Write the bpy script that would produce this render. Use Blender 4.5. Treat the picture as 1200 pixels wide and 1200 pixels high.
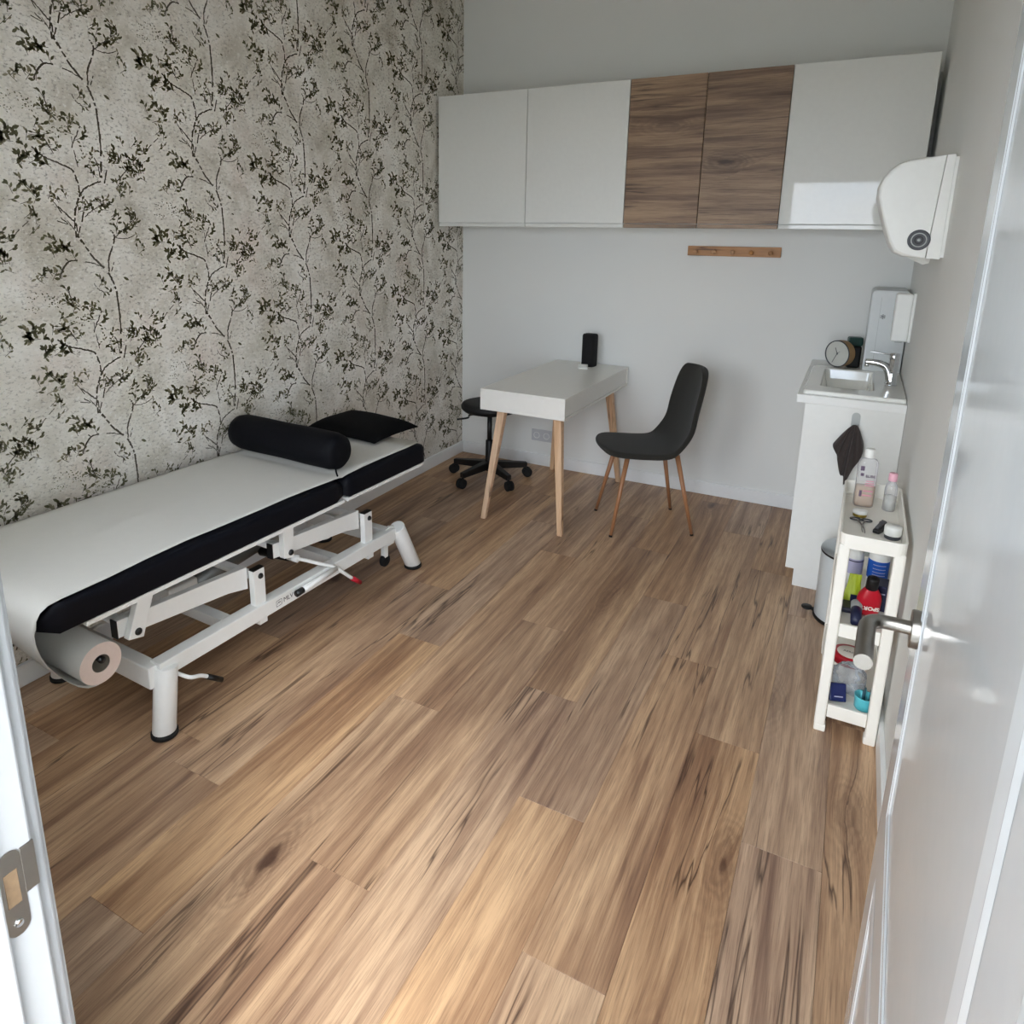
import bpy, bmesh, math, random
from mathutils import Vector, Matrix, noise

# ------------------------------------------------------------------ scene, camera, light
for o in list(bpy.data.objects):
    bpy.data.objects.remove(o)
scn = bpy.context.scene
COL = scn.collection
R = math.radians

cam_d = bpy.data.cameras.new('camera')
cam = bpy.data.objects.new('camera', cam_d)
COL.objects.link(cam)
cam_d.sensor_fit = 'HORIZONTAL'
cam_d.sensor_width = 36.0
cam_d.lens = 815.927 / 1200 * 36
cam_d.shift_x = (600 - 568.261) / 1200
cam_d.shift_y = (470.362 - 600) / 1200
cam_d.clip_start = 0.02
YAW, PITCH, ROLL = .4854, -.2389, .0121
_fw = Vector((0, math.cos(PITCH), math.sin(PITCH)))
_up = Vector((0, -math.sin(PITCH), math.cos(PITCH)))
_rt = Vector((1, 0, 0))
_r2 = math.cos(ROLL) * _rt + math.sin(ROLL) * _up
_u2 = -math.sin(ROLL) * _rt + math.cos(ROLL) * _up
_Z = Matrix.Rotation(YAW, 3, 'Z')
_r2, _u2, _fw = _Z @ _r2, _Z @ _u2, _Z @ _fw
cam.matrix_world = Matrix(((_r2.x, _u2.x, -_fw.x, 2.4162), (_r2.y, _u2.y, -_fw.y, -4.232),
                           (_r2.z, _u2.z, -_fw.z, 1.5617), (0, 0, 0, 1)))
scn.camera = cam

scn.view_settings.view_transform = 'Standard'
scn.view_settings.look = 'None'
scn.view_settings.gamma = 1.0
scn.view_settings.use_curve_mapping = False
scn.view_settings.exposure = .08
scn.cycles.max_bounces = 14
scn.cycles.diffuse_bounces = 8
scn.cycles.glossy_bounces = 6
scn.cycles.transmission_bounces = 10
scn.cycles.transparent_max_bounces = 12
scn.cycles.use_denoising = True
scn.cycles.caustics_reflective = False
scn.cycles.caustics_refractive = False
scn.cycles.sample_clamp_indirect = 6.0

SKY_STRENGTH = 13.0
world = bpy.data.worlds.new('cloudy_sky')
scn.world = world
world.use_nodes = True
wn, wl = world.node_tree.nodes, world.node_tree.links
wn.clear()
w_out = wn.new('ShaderNodeOutputWorld')
w_bg = wn.new('ShaderNodeBackground')
w_tc = wn.new('ShaderNodeTexCoord')
w_map = wn.new('ShaderNodeMapping')
w_map.inputs['Scale'].default_value = (2.0, 2.0, 5.0)
w_no = wn.new('ShaderNodeTexNoise')
w_no.inputs['Scale'].default_value = 2.2
w_no.inputs['Detail'].default_value = 6
w_cr = wn.new('ShaderNodeValToRGB')
w_cr.color_ramp.elements[0].position = .35
w_cr.color_ramp.elements[0].color = (.66, .80, 1.0, 1)
w_cr.color_ramp.elements[1].position = .60
w_cr.color_ramp.elements[1].color = (.98, .99, 1.0, 1)
wl.new(w_tc.outputs['Generated'], w_map.inputs['Vector'])
wl.new(w_map.outputs['Vector'], w_no.inputs['Vector'])
wl.new(w_no.outputs['Fac'], w_cr.inputs['Fac'])
wl.new(w_cr.outputs['Color'], w_bg.inputs['Color'])
w_bg.inputs['Strength'].default_value = SKY_STRENGTH
wl.new(w_bg.outputs['Background'], w_out.inputs['Surface'])


# hazy sun through thin cloud, from behind the doorway and to its right
sun_d = bpy.data.lights.new('hazy_sun', 'SUN')
sun_d.energy = 3.2
sun_d.angle = R(20)
sun_d.color = (1.0, .93, .82)
sun = bpy.data.objects.new('hazy_sun', sun_d)
COL.objects.link(sun)
sun.rotation_euler = Vector((-.62, .80, -1.15)).to_track_quat('-Z', 'Y').to_euler()


def portal(name, x0, x1, z0, z1, y):
    """sampling portal in a real opening (gives off no light of its own)"""
    d = bpy.data.lights.new(name, 'AREA')
    d.shape = 'RECTANGLE'
    d.size, d.size_y = x1 - x0, z1 - z0
    d.cycles.is_portal = True
    o = bpy.data.objects.new(name, d)
    o.location = ((x0 + x1) / 2, y, (z0 + z1) / 2)
    o.rotation_euler = (math.pi / 2, 0, 0)
    COL.objects.link(o)


# room dimensions (metres): x along the back wall, y towards the back wall, z up
XR, YF, ZC = 2.654, -3.92, 2.98
DX0, DX1, DZ = 1.72, 2.535, 2.06        # doorway
WX0, WX1, WZ0, WZ1 = .45, 1.35, .95, 2.15   # window beside the doorway
WT = .13                                # thickness of the doorway wall
portal('window_portal', WX0, WX1, WZ0, WZ1, YF - WT)
portal('doorway_portal', DX0, DX1, 0, DZ, YF - WT)

# ------------------------------------------------------------------ materials
MATS = {}


def srgb(r, g, b):
    f = lambda c: (c / 255 / 12.92) if c / 255 <= .04045 else ((c / 255 + .055) / 1.055) ** 2.4
    return (f(r), f(g), f(b), 1)


def newmat(name):
    m = bpy.data.materials.new(name)
    m.use_nodes = True
    nt = m.node_tree
    return m, nt, nt.nodes['Principled BSDF']


def mat(name, rgb, rough=.5, metal=0., noise=0., nscale=40., bump=0., bscale=200., coat=0., spec=.5, trans=0., ior=1.45, sheen=0.):
    if name in MATS:
        return MATS[name]
    m, nt, b = newmat(name)
    b.inputs['Base Color'].default_value = srgb(*rgb)
    b.inputs['Roughness'].default_value = rough
    b.inputs['Metallic'].default_value = metal
    b.inputs['Coat Weight'].default_value = coat
    b.inputs['Coat Roughness'].default_value = .04
    b.inputs['Specular IOR Level'].default_value = spec
    b.inputs['Transmission Weight'].default_value = trans
    b.inputs['IOR'].default_value = ior
    b.inputs['Sheen Weight'].default_value = sheen
    tc = nt.nodes.new('ShaderNodeTexCoord')
    # every surface carries a faint procedural variation of its colour
    n = nt.nodes.new('ShaderNodeTexNoise')
    n.inputs['Scale'].default_value = nscale
    n.inputs['Detail'].default_value = 4
    nt.links.new(tc.outputs['Object'], n.inputs['Vector'])
    mx = nt.nodes.new('ShaderNodeMix')
    mx.data_type = 'RGBA'
    c = srgb(*rgb)
    k = noise if noise else .03
    mx.inputs[6].default_value = (c[0] * (1 - k), c[1] * (1 - k), c[2] * (1 - k), 1)
    mx.inputs[7].default_value = (min(1, c[0] * (1 + k)), min(1, c[1] * (1 + k)), min(1, c[2] * (1 + k)), 1)
    nt.links.new(n.outputs['Fac'], mx.inputs[0])
    nt.links.new(mx.outputs[2], b.inputs['Base Color'])
    if bump:
        n2 = nt.nodes.new('ShaderNodeTexNoise')
        n2.inputs['Scale'].default_value = bscale
        n2.inputs['Detail'].default_value = 3
        nt.links.new(tc.outputs['Object'], n2.inputs['Vector'])
        bp = nt.nodes.new('ShaderNodeBump')
        bp.inputs['Strength'].default_value = bump
        bp.inputs['Distance'].default_value = .002
        nt.links.new(n2.outputs['Fac'], bp.inputs['Height'])
        nt.links.new(bp.outputs['Normal'], b.inputs['Normal'])
    MATS[name] = m
    return m


def nmath(nt, op, a, b=None, clamp=False):
    n = nt.nodes.new('ShaderNodeMath')
    n.operation = op
    n.use_clamp = clamp
    for i, v in enumerate((a, b)):
        if v is None:
            continue
        if isinstance(v, (int, float)):
            n.inputs[i].default_value = v
        else:
            nt.links.new(v, n.inputs[i])
    return n.outputs[0]


def nmap(nt, vec, scale, loc=None):
    n = nt.nodes.new('ShaderNodeMapping')
    n.inputs['Scale'].default_value = scale
    nt.links.new(vec, n.inputs['Vector'])
    if loc is not None:
        nt.links.new(loc, n.inputs['Location'])
    return n.outputs[0]


def nnoise(nt, vec, scale, detail=4, rough=.55, dist=0.):
    n = nt.nodes.new('ShaderNodeTexNoise')
    n.inputs['Scale'].default_value = scale
    n.inputs['Detail'].default_value = detail
    n.inputs['Roughness'].default_value = rough
    n.inputs['Distortion'].default_value = dist
    nt.links.new(vec, n.inputs['Vector'])
    return n.outputs['Fac']


def nramp(nt, fac, stops):
    n = nt.nodes.new('ShaderNodeValToRGB')
    e = n.color_ramp.elements
    while len(e) < len(stops):
        e.new(.5)
    for i, (p, c) in enumerate(stops):
        e[i].position = p
        e[i].color = c if len(c) == 4 else (*c, 1)
    nt.links.new(fac, n.inputs['Fac'])
    return n.outputs['Color']


def nmix(nt, fac, a, b, mode='MIX'):
    n = nt.nodes.new('ShaderNodeMix')
    n.data_type = 'RGBA'
    n.blend_type = mode
    for i, v in ((0, fac), (6, a), (7, b)):
        if isinstance(v, (int, float)):
            n.inputs[i].default_value = v
        elif isinstance(v, tuple):
            n.inputs[i].default_value = v
        else:
            nt.links.new(v, n.inputs[i])
    return n.outputs[2]


def wood(name, light, mid, dark, along, rough=.45, knots=True, per_object=True, contrast=1.0, tone=.12, fine=1.0):
    """oak-like board: long streaks, pores, cracks and a few knots along one axis"""
    m, nt, b = newmat(name)
    tc = nt.nodes.new('ShaderNodeTexCoord')
    sw = nt.nodes.new('ShaderNodeSeparateXYZ')
    nt.links.new(tc.outputs['Object'], sw.inputs[0])
    # u across the grain, v along the grain
    u = sw.outputs[{'Y': 0, 'X': 2, 'Z': 0}[along]]
    v = sw.outputs[{'Y': 1, 'X': 0, 'Z': 2}[along]]
    w = sw.outputs[{'Y': 2, 'X': 1, 'Z': 1}[along]]
    oi = nt.nodes.new('ShaderNodeObjectInfo')
    rnd = oi.outputs['Random']
    cb = nt.nodes.new('ShaderNodeCombineXYZ')
    if per_object:
        u = nmath(nt, 'ADD', u, nmath(nt, 'MULTIPLY', rnd, 37.0))
        v = nmath(nt, 'ADD', v, nmath(nt, 'MULTIPLY', rnd, 71.0))
    nt.links.new(u, cb.inputs[0])
    nt.links.new(v, cb.inputs[1])
    nt.links.new(w, cb.inputs[2])
    P = cb.outputs[0]
    # knots: sparse cells stretched along the grain, only some of them filled
    vo = nt.nodes.new('ShaderNodeTexVoronoi')
    vo.feature = 'F1'
    vo.inputs['Scale'].default_value = 1.0
    nt.links.new(nmap(nt, P, (4.4, 1.5, .01)), vo.inputs['Vector'])
    d = vo.outputs['Distance']
    d = nmath(nt, 'ADD', d, nmath(nt, 'MULTIPLY', nmath(nt, 'SUBTRACT', nnoise(nt, nmap(nt, P, (34, 11, 1)), 1.0, 4), .5), .14))
    sc = nt.nodes.new('ShaderNodeSeparateColor')
    nt.links.new(vo.outputs['Color'], sc.inputs[0])
    has = nmath(nt, 'GREATER_THAN', sc.outputs[0], .52)
    # the grain bends around the knots
    bend = nmath(nt, 'MULTIPLY', nmath(nt, 'POWER', 2.718, nmath(nt, 'MULTIPLY', d, -7.0)), .06 if knots else 0.)
    u2 = nmath(nt, 'ADD', u, nmath(nt, 'MULTIPLY', bend, has))
    cb2 = nt.nodes.new('ShaderNodeCombineXYZ')
    nt.links.new(u2, cb2.inputs[0])
    nt.links.new(v, cb2.inputs[1])
    Q = cb2.outputs[0]
    broad = nnoise(nt, nmap(nt, Q, (8, .7, 1)), 1.0, 4, .6, .8)
    band = nnoise(nt, nmap(nt, Q, (42, 1.5, 1)), 1.0, 6, .65, .5)
    pores = nnoise(nt, nmap(nt, Q, (300 * fine, 8 * fine, 1)), 1.0, 4, .65)
    f = nmath(nt, 'ADD', nmath(nt, 'MULTIPLY', broad, .55), nmath(nt, 'MULTIPLY', band, .45))
    f = nmath(nt, 'ADD', nmath(nt, 'MULTIPLY', nmath(nt, 'SUBTRACT', f, .5), 2.5 * contrast), .5, True)
    col = nramp(nt, f, [(.10, dark), (.40, mid), (.74, light)])
    # reddish brown streaks
    rs_ = nmath(nt, 'MULTIPLY', nmath(nt, 'SUBTRACT', nnoise(nt, nmap(nt, Q, (11, .55, 3)), 1.0, 4, .6, .4), .55, True), 5.0, True)
    col = nmix(nt, nmath(nt, 'MULTIPLY', rs_, .55), col, (dark[0] * .92, dark[1] * .78, dark[2] * .76, 1))
    # cathedral figure: rings of the distance field
    ring = nmath(nt, 'SINE', nmath(nt, 'MULTIPLY', nmath(nt, 'ADD', d, nmath(nt, 'MULTIPLY', u2, .8)), 130.0))
    ringm = nmath(nt, 'MULTIPLY', nmath(nt, 'MULTIPLY', nmath(nt, 'ADD', ring, 1.0), .24), nmath(nt, 'SUBTRACT', 1.0, nmath(nt, 'MULTIPLY', d, 2.6), True))
    col = nmix(nt, nmath(nt, 'MULTIPLY', ringm, has), col, (dark[0] * .6, dark[1] * .58, dark[2] * .58, 1))
    pm = nmath(nt, 'MULTIPLY', nmath(nt, 'SUBTRACT', pores, .48, True), 3.0, True)
    col = nmix(nt, nmath(nt, 'MULTIPLY', pm, .8), col, (dark[0] * .72, dark[1] * .72, dark[2] * .72, 1))
    # dark cracks: thin level lines of a stretched noise, only here and there
    cr = nnoise(nt, nmap(nt, Q, (9.0, .38, 1)), 1.0, 4, .55, .2)
    line = nmath(nt, 'SUBTRACT', 1.0, nmath(nt, 'MULTIPLY', nmath(nt, 'ABSOLUTE', nmath(nt, 'SUBTRACT', cr, .5)), 75.0), True)
    msk = nmath(nt, 'MULTIPLY', nmath(nt, 'SUBTRACT', nnoise(nt, nmap(nt, P, (3.9, 1.5, 1)), 1.0, 2), .50, True), 12.0, True)
    crack = nmath(nt, 'MULTIPLY', nmath(nt, 'MULTIPLY', line, msk), .85)
    col = nmix(nt, crack, col, (dark[0] * .25, dark[1] * .20, dark[2] * .20, 1))
    if knots:
        halo = nmath(nt, 'MULTIPLY', nmath(nt, 'SUBTRACT', 1.0, nmath(nt, 'MULTIPLY', d, 1 / .24), True), .6)
        core = nmath(nt, 'MULTIPLY', nmath(nt, 'SUBTRACT', .105, d, True), 16.0, True)
        col = nmix(nt, nmath(nt, 'MULTIPLY', halo, has), col, (dark[0] * .70, dark[1] * .60, dark[2] * .58, 1))
        col = nmix(nt, nmath(nt, 'MULTIPLY', nmath(nt, 'MULTIPLY', core, has), .85), col, (dark[0] * .33, dark[1] * .27, dark[2] * .27, 1))
    # board to board tone
    if per_object:
        r2 = nmath(nt, 'FRACT', nmath(nt, 'MULTIPLY', rnd, 17.31))
        g = nmath(nt, 'ADD', 1.0 - tone, nmath(nt, 'MULTIPLY', r2, tone * 2))
        hs = nt.nodes.new('ShaderNodeHueSaturation')
        nt.links.new(g, hs.inputs['Value'])
        nt.links.new(nmath(nt, 'ADD', .86, nmath(nt, 'MULTIPLY', nmath(nt, 'FRACT', nmath(nt, 'MULTIPLY', rnd, 53.7)), .22)), hs.inputs['Saturation'])
        nt.links.new(col, hs.inputs['Color'])
        col = hs.outputs[0]
    nt.links.new(col, b.inputs['Base Color'])
    b.inputs['Roughness'].default_value = rough
    bp = nt.nodes.new('ShaderNodeBump')
    bp.inputs['Strength'].default_value = .12
    bp.inputs['Distance'].default_value = .001
    nt.links.new(pores, bp.inputs['Height'])
    nt.links.new(bp.outputs['Normal'], b.inputs['Normal'])
    MATS[name] = m
    return m


wood('floor_oak', srgb(202, 168, 133), srgb(160, 127, 99), srgb(112, 82, 65), 'Y', .40, tone=.06)
wood('cabinet_oak', srgb(166, 138, 110), srgb(128, 102, 80), srgb(84, 63, 48), 'X', .5, tone=.04, contrast=1.2)
wood('beech', srgb(226, 190, 152), srgb(212, 172, 132), srgb(190, 146, 104), 'Z', .5, knots=False, contrast=.7, tone=.04)
wood('bamboo', srgb(186, 138, 92), srgb(168, 120, 76), srgb(140, 96, 58), 'X', .5, knots=False, contrast=.8, tone=.03)

M_WALL = mat('wall_paint', (226, 227, 224), .85, noise=.015, nscale=3, bump=.12, bscale=260)
M_CEIL = mat('ceiling_paint', (236, 236, 233), .9, bump=.08, bscale=220)
M_TRIM = mat('baseboard_lacquer', (232, 234, 234), .4)
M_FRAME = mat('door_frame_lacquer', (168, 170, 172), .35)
M_DOOR = mat('door_lacquer', (204, 208, 212), .2, coat=.4)
M_GLOSS = mat('white_gloss_front', (228, 229, 225), .035, spec=.34)
M_SATIN = mat('white_satin_front', (228, 229, 225), .38)
M_CARC = mat('white_carcass', (225, 226, 223), .5)
M_METAL = mat('white_powder_coat', (232, 233, 230), .32)
M_NAVY = mat('navy_vinyl', (7, 9, 17), .6, noise=.2, nscale=60, bump=.15, bscale=900, spec=.18)
M_BOLST = mat('black_vinyl', (6, 7, 12), .65, noise=.2, nscale=50, bump=.15, bscale=900, spec=.15)
M_PILLOW = mat('black_cotton', (11, 11, 12), .9, noise=.2, nscale=90, bump=.3, bscale=700, spec=.15)
M_SHEET = mat('examination_paper', (204, 202, 196), .9, noise=.02, nscale=30, bump=.3, bscale=380, spec=.2)
M_ROLLEND = mat('paper_roll_end', (230, 212, 202), .95, noise=.05, nscale=120, spec=.1)
M_BLACK = mat('black_plastic', (16, 16, 17), .45)
M_RUBBER = mat('black_rubber', (12, 12, 13), .75)
M_GREYIN = mat('grey_zinc', (120, 122, 120), .45, metal=.5)
M_RED = mat('red_plastic', (176, 24, 44), .35)
M_TABLE = mat('table_white', (230, 228, 222), .32)
M_STOOL = mat('stool_black', (14, 14, 15), .6, bump=.1, bscale=500)
M_CHAIR = mat('charcoal_fabric', (47, 46, 42), .95, noise=.12, nscale=300, bump=.35, bscale=1100, spec=.2, sheen=.1)
M_CHLEG = mat('wood_print_steel', (158, 112, 78), .38, noise=.12, nscale=25)
M_CHROME = mat('chrome', (220, 222, 226), .06, metal=1.)
M_STEEL = mat('brushed_steel', (150, 146, 140), .28, metal=1., noise=.06, nscale=90)
M_CERAM = mat('white_ceramic', (232, 232, 226), .12, coat=.4)
M_STONE = mat('white_worktop', (232, 233, 230), .3)
M_SOCK = mat('silver_white_plastic', (196, 197, 200), .4)
M_PLAST = mat('white_plastic', (232, 233, 229), .32)
M_TROLL = mat('ivory_plastic', (236, 234, 226), .42, noise=.02, nscale=14)
M_BIN = mat('white_enamel', (205, 212, 214), .3)
M_BINLID = mat('grey_lid', (168, 174, 177), .28, metal=.6)
M_PAPER = mat('towel_paper', (238, 238, 234), .95)
M_GREY = mat('dark_grey_plastic', (66, 68, 73), .4)
M_CLOTH = mat('dark_brown_microfibre', (58, 50, 47), .95, noise=.1, nscale=120, bump=.4, bscale=800, sheen=.2)
M_CLOCKF = mat('clock_face_grey', (196, 197, 190), .7)
M_BRASS = mat('oak_clock_body', (150, 118, 78), .5, noise=.15, nscale=30)
M_GREEN = mat('dark_green_plastic', (20, 56, 50), .35)
M_FRIDGE = mat('mini_fridge_white', (208, 212, 212), .4)
M_SILVER = mat('silver_grey_plastic', (170, 174, 172), .3)
M_CLEAR = mat('clear_plastic', (246, 246, 246), .05, trans=1., ior=1.2)
M_LIQUID = mat('peach_liquid', (232, 205, 170), .1, trans=.6, ior=1.33)
M_PINK = mat('pink_plastic', (232, 176, 190), .35)
M_PINKLAB = mat('pink_label_print', (212, 140, 160), .5)
M_PURPLE = mat('purple_print', (100, 84, 104), .5)
M_BLUE = mat('blue_label', (22, 84, 176), .4)
M_LILAC = mat('lilac_label', (178, 176, 204), .5)
M_LIME = mat('lime_plastic', (176, 194, 44), .4)
M_NAVYP = mat('navy_plastic', (26, 32, 62), .35)
M_REDLAB = mat('red_label', (186, 20, 40), .35)
M_CREAM = mat('cream_print', (238, 232, 222), .5)
M_TURQ = mat('turquoise_plastic', (96, 196, 208), .3)
M_TURQD = mat('dark_teal_print', (38, 84, 96), .5)
M_BAG = mat('polythene_bag', (214, 220, 226), .18, trans=.72, ior=1.08)
M_GOLD = mat('gold_lid', (150, 128, 52), .35, metal=.5)
M_GREYCAP = mat('grey_cap', (150, 154, 152), .5)


def wallpaper_mat():
    m, nt, b = newmat('plaster_look_wallpaper')
    tc = nt.nodes.new('ShaderNodeTexCoord')
    P = tc.outputs['Object']
    big = nnoise(nt, P, 4.2, 4, .6, .5)
    hue = nnoise(nt, nmap(nt, P, (1, 1.1, 1)), 3.1, 3)
    base = nramp(nt, big, [(.30, srgb(188, 181, 167)), (.50, srgb(218, 213, 203)), (.70, srgb(235, 232, 225))])
    pink = nmath(nt, 'MULTIPLY', nmath(nt, 'SUBTRACT', hue, .55, True), 3.2, True)
    base = nmix(nt, nmath(nt, 'MULTIPLY', pink, .7), base, srgb(206, 184, 172))
    oliv = nmath(nt, 'MULTIPLY', nmath(nt, 'SUBTRACT', .45, hue, True), 3.2, True)
    base = nmix(nt, nmath(nt, 'MULTIPLY', oliv, .5), base, srgb(186, 181, 156))
    # worn plaster flecks and short dashes
    fl = nnoise(nt, nmap(nt, P, (1, 62, 105)), 1.0, 5, .72)
    pat = nnoise(nt, P, 6.5, 3)
    fm = nmath(nt, 'MULTIPLY', nmath(nt, 'MULTIPLY', nmath(nt, 'SUBTRACT', fl, .53, True), 7.0, True), nmath(nt, 'MULTIPLY', nmath(nt, 'SUBTRACT', pat, .30, True), 5.0, True))
    base = nmix(nt, nmath(nt, 'MULTIPLY', fm, .85), base, srgb(126, 122, 114))
    fl2 = nnoise(nt, nmap(nt, P, (1, 60, 75)), 1.0, 3, .65)
    base = nmix(nt, nmath(nt, 'MULTIPLY', nmath(nt, 'SUBTRACT', fl2, .55, True), 3.4, True), base, srgb(240, 239, 236))
    nt.links.new(base, b.inputs['Base Color'])
    b.inputs['Roughness'].default_value = .8
    bp = nt.nodes.new('ShaderNodeBump')
    bp.inputs['Strength'].default_value = .25
    bp.inputs['Distance'].default_value = .001
    nt.links.new(fl, bp.inputs['Height'])
    nt.links.new(bp.outputs['Normal'], b.inputs['Normal'])
    return m


M_WPAPER = wallpaper_mat()
M_LEAF = mat('leaf_print', (98, 96, 70), .85, noise=.4, nscale=14)
M_LEAF2 = mat('faded_leaf_print', (138, 132, 108), .85, noise=.2, nscale=20)
M_TWIG = mat('twig_print', (88, 82, 70), .85, noise=.35, nscale=120)


def pane_mat():
    m, nt, b = newmat('window_glass')
    tr = nt.nodes.new('ShaderNodeBsdfTransparent')
    gl = nt.nodes.new('ShaderNodeBsdfGlossy')
    gl.inputs['Roughness'].default_value = .01
    ms = nt.nodes.new('ShaderNodeMixShader')
    ms.inputs[0].default_value = .045
    nt.links.new(tr.outputs[0], ms.inputs[1])
    nt.links.new(gl.outputs[0], ms.inputs[2])
    nt.links.new(ms.outputs[0], nt.nodes['Material Output'].inputs['Surface'])
    return m


M_PANE = pane_mat()


def film_mat(name, rgb, clear, gloss_ior=1.35, rough=.06):
    """thin see-through plastic: mostly transparent, a milky share, a glossy skin"""
    m, nt, b = newmat(name)
    tr = nt.nodes.new('ShaderNodeBsdfTransparent')
    b.inputs['Base Color'].default_value = srgb(*rgb)
    b.inputs['Roughness'].default_value = rough
    fr = nt.nodes.new('ShaderNodeFresnel')
    fr.inputs['IOR'].default_value = gloss_ior
    tc = nt.nodes.new('ShaderNodeTexCoord')
    n = nnoise(nt, tc.outputs['Object'], 60, 3)
    fac = nmath(nt, 'ADD', nmath(nt, 'ADD', 1 - clear - .06, nmath(nt, 'MULTIPLY', n, .12)), fr.outputs[0], True)
    ms = nt.nodes.new('ShaderNodeMixShader')
    nt.links.new(fac, ms.inputs[0])
    nt.links.new(tr.outputs[0], ms.inputs[1])
    nt.links.new(b.outputs[0], ms.inputs[2])
    nt.links.new(ms.outputs[0], nt.nodes['Material Output'].inputs['Surface'])
    return m


M_CLEAR = film_mat('clear_bottle_plastic', (226, 226, 228), .80)
M_LIQUID = film_mat('peach_liquid_tint', (226, 196, 164), .45, 1.1)
M_GEL = film_mat('clear_gel_tint', (214, 216, 212), .6, 1.1)
M_BAG = film_mat('polythene_film', (210, 216, 222), .76, 1.4, .10)

# ------------------------------------------------------------------ mesh helpers


def tag(o, label=None, cat=None, group=None, kind=None):
    if label:
        o['label'] = label
    if cat:
        o['category'] = cat
    if group:
        o['group'] = group
    if kind:
        o['kind'] = kind
    return o


def empty(name, loc=(0, 0, 0), rz=0., label=None, cat=None, group=None):
    o = bpy.data.objects.new(name, None)
    o.empty_display_size = .1
    o.location = loc
    o.rotation_euler = (0, 0, rz)
    COL.objects.link(o)
    return tag(o, label, cat, group)


def obj(name, bm, m, parent=None, smooth=False, loc=None, rot=None):
    me = bpy.data.meshes.new(name)
    bmesh.ops.recalc_face_normals(bm, faces=bm.faces)
    bm.to_mesh(me)
    bm.free()
    mats = m if isinstance(m, (list, tuple)) else [m]
    for x in mats:
        me.materials.append(MATS[x] if isinstance(x, str) else x)
    if smooth:
        for p in me.polygons:
            p.use_smooth = True
    o = bpy.data.objects.new(name, me)
    COL.objects.link(o)
    if loc is not None:
        o.location = loc
    if rot is not None:
        o.rotation_euler = rot
    if parent is not None:
        o.parent = parent
    return o


def nb():
    return bmesh.new()


def box(bm, x0, x1, y0, y1, z0, z1, bev=0., seg=1, M=None, mi=0):
    g = bmesh.ops.create_cube(bm, size=1.0)
    vs = g['verts']
    T = Matrix.Translation(((x0 + x1) / 2, (y0 + y1) / 2, (z0 + z1) / 2)) @ Matrix.Diagonal((x1 - x0, y1 - y0, z1 - z0, 1))
    bmesh.ops.transform(bm, matrix=T, verts=vs)
    if bev:
        ed = list({e for v in vs for e in v.link_edges})
        r = bmesh.ops.bevel(bm, geom=ed, offset=bev, segments=seg, affect='EDGES', profile=.5)
        vs = list({v for f in r['faces'] for v in f.verts} | {v for v in vs if v.is_valid})
    if M is not None:
        bmesh.ops.transform(bm, matrix=M, verts=vs)
    if mi:
        for f in {f for v in vs for f in v.link_faces}:
            f.material_index = mi
    return vs


def bxo(name, m, parent, x0, x1, y0, y1, z0, z1, bev=0., seg=1):
    bm = nb()
    box(bm, x0, x1, y0, y1, z0, z1, bev, seg)
    return obj(name, bm, m, parent)


def tube(bm, pts, rad, seg=12, cap=True, mi=0):
    pts = [Vector(p) for p in pts]
    if isinstance(rad, (int, float)):
        rad = [rad] * len(pts)
    rings = []
    for i, p in enumerate(pts):
        a = pts[max(i - 1, 0)]
        b = pts[min(i + 1, len(pts) - 1)]
        t = (b - a).normalized()
        up = Vector((0, 0, 1)) if abs(t.z) < .9 else Vector((1, 0, 0))
        n = t.cross(up).normalized()
        q = n.cross(t).normalized()
        rings.append([bm.verts.new(p + rad[i] * (math.cos(2 * math.pi * k / seg) * n + math.sin(2 * math.pi * k / seg) * q)) for k in range(seg)])
    fs = []
    for i in range(len(rings) - 1):
        for k in range(seg):
            fs.append(bm.faces.new((rings[i][k], rings[i][(k + 1) % seg], rings[i + 1][(k + 1) % seg], rings[i + 1][k])))
    if cap:
        fs.append(bm.faces.new(rings[0]))
        fs.append(bm.faces.new(rings[-1]))
    for f in fs:
        f.material_index = mi
    return rings


def smooth_path(pts, n=6):
    """Catmull-Rom through the points"""
    pts = [Vector(p) for p in pts]
    out = []
    for i in range(len(pts) - 1):
        p0 = pts[max(i - 1, 0)]
        p1, p2 = pts[i], pts[i + 1]
        p3 = pts[min(i + 2, len(pts) - 1)]
        for k in range(n):
            t = k / n
            out.append(.5 * ((2 * p1) + (p2 - p0) * t + (2 * p0 - 5 * p1 + 4 * p2 - p3) * t * t + (3 * p1 - p0 - 3 * p2 + p3) * t ** 3))
    out.append(pts[-1])
    return out


def lathe(bm, prof, seg=24, cx=0., cy=0., M=None, mi=0):
    """profile of (r, z) turned about the z axis through (cx, cy)"""
    vs = []
    rings = []
    for r, z in prof:
        if r < 1e-5:
            v = bm.verts.new((cx, cy, z))
            rings.append([v])
            vs.append(v)
        else:
            rg = [bm.verts.new((cx + r * math.cos(2 * math.pi * k / seg), cy + r * math.sin(2 * math.pi * k / seg), z)) for k in range(seg)]
            rings.append(rg)
            vs += rg
    for a, b in zip(rings, rings[1:]):
        for k in range(seg):
            k2 = (k + 1) % seg
            if len(a) == 1 and len(b) == 1:
                continue
            if len(a) == 1:
                f = bm.faces.new((a[0], b[k], b[k2]))
            elif len(b) == 1:
                f = bm.faces.new((a[k], a[k2], b[0]))
            else:
                f = bm.faces.new((a[k], a[k2], b[k2], b[k]))
            f.material_index = mi
    if M is not None:
        bmesh.ops.transform(bm, matrix=M, verts=vs)
    return vs


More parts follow.
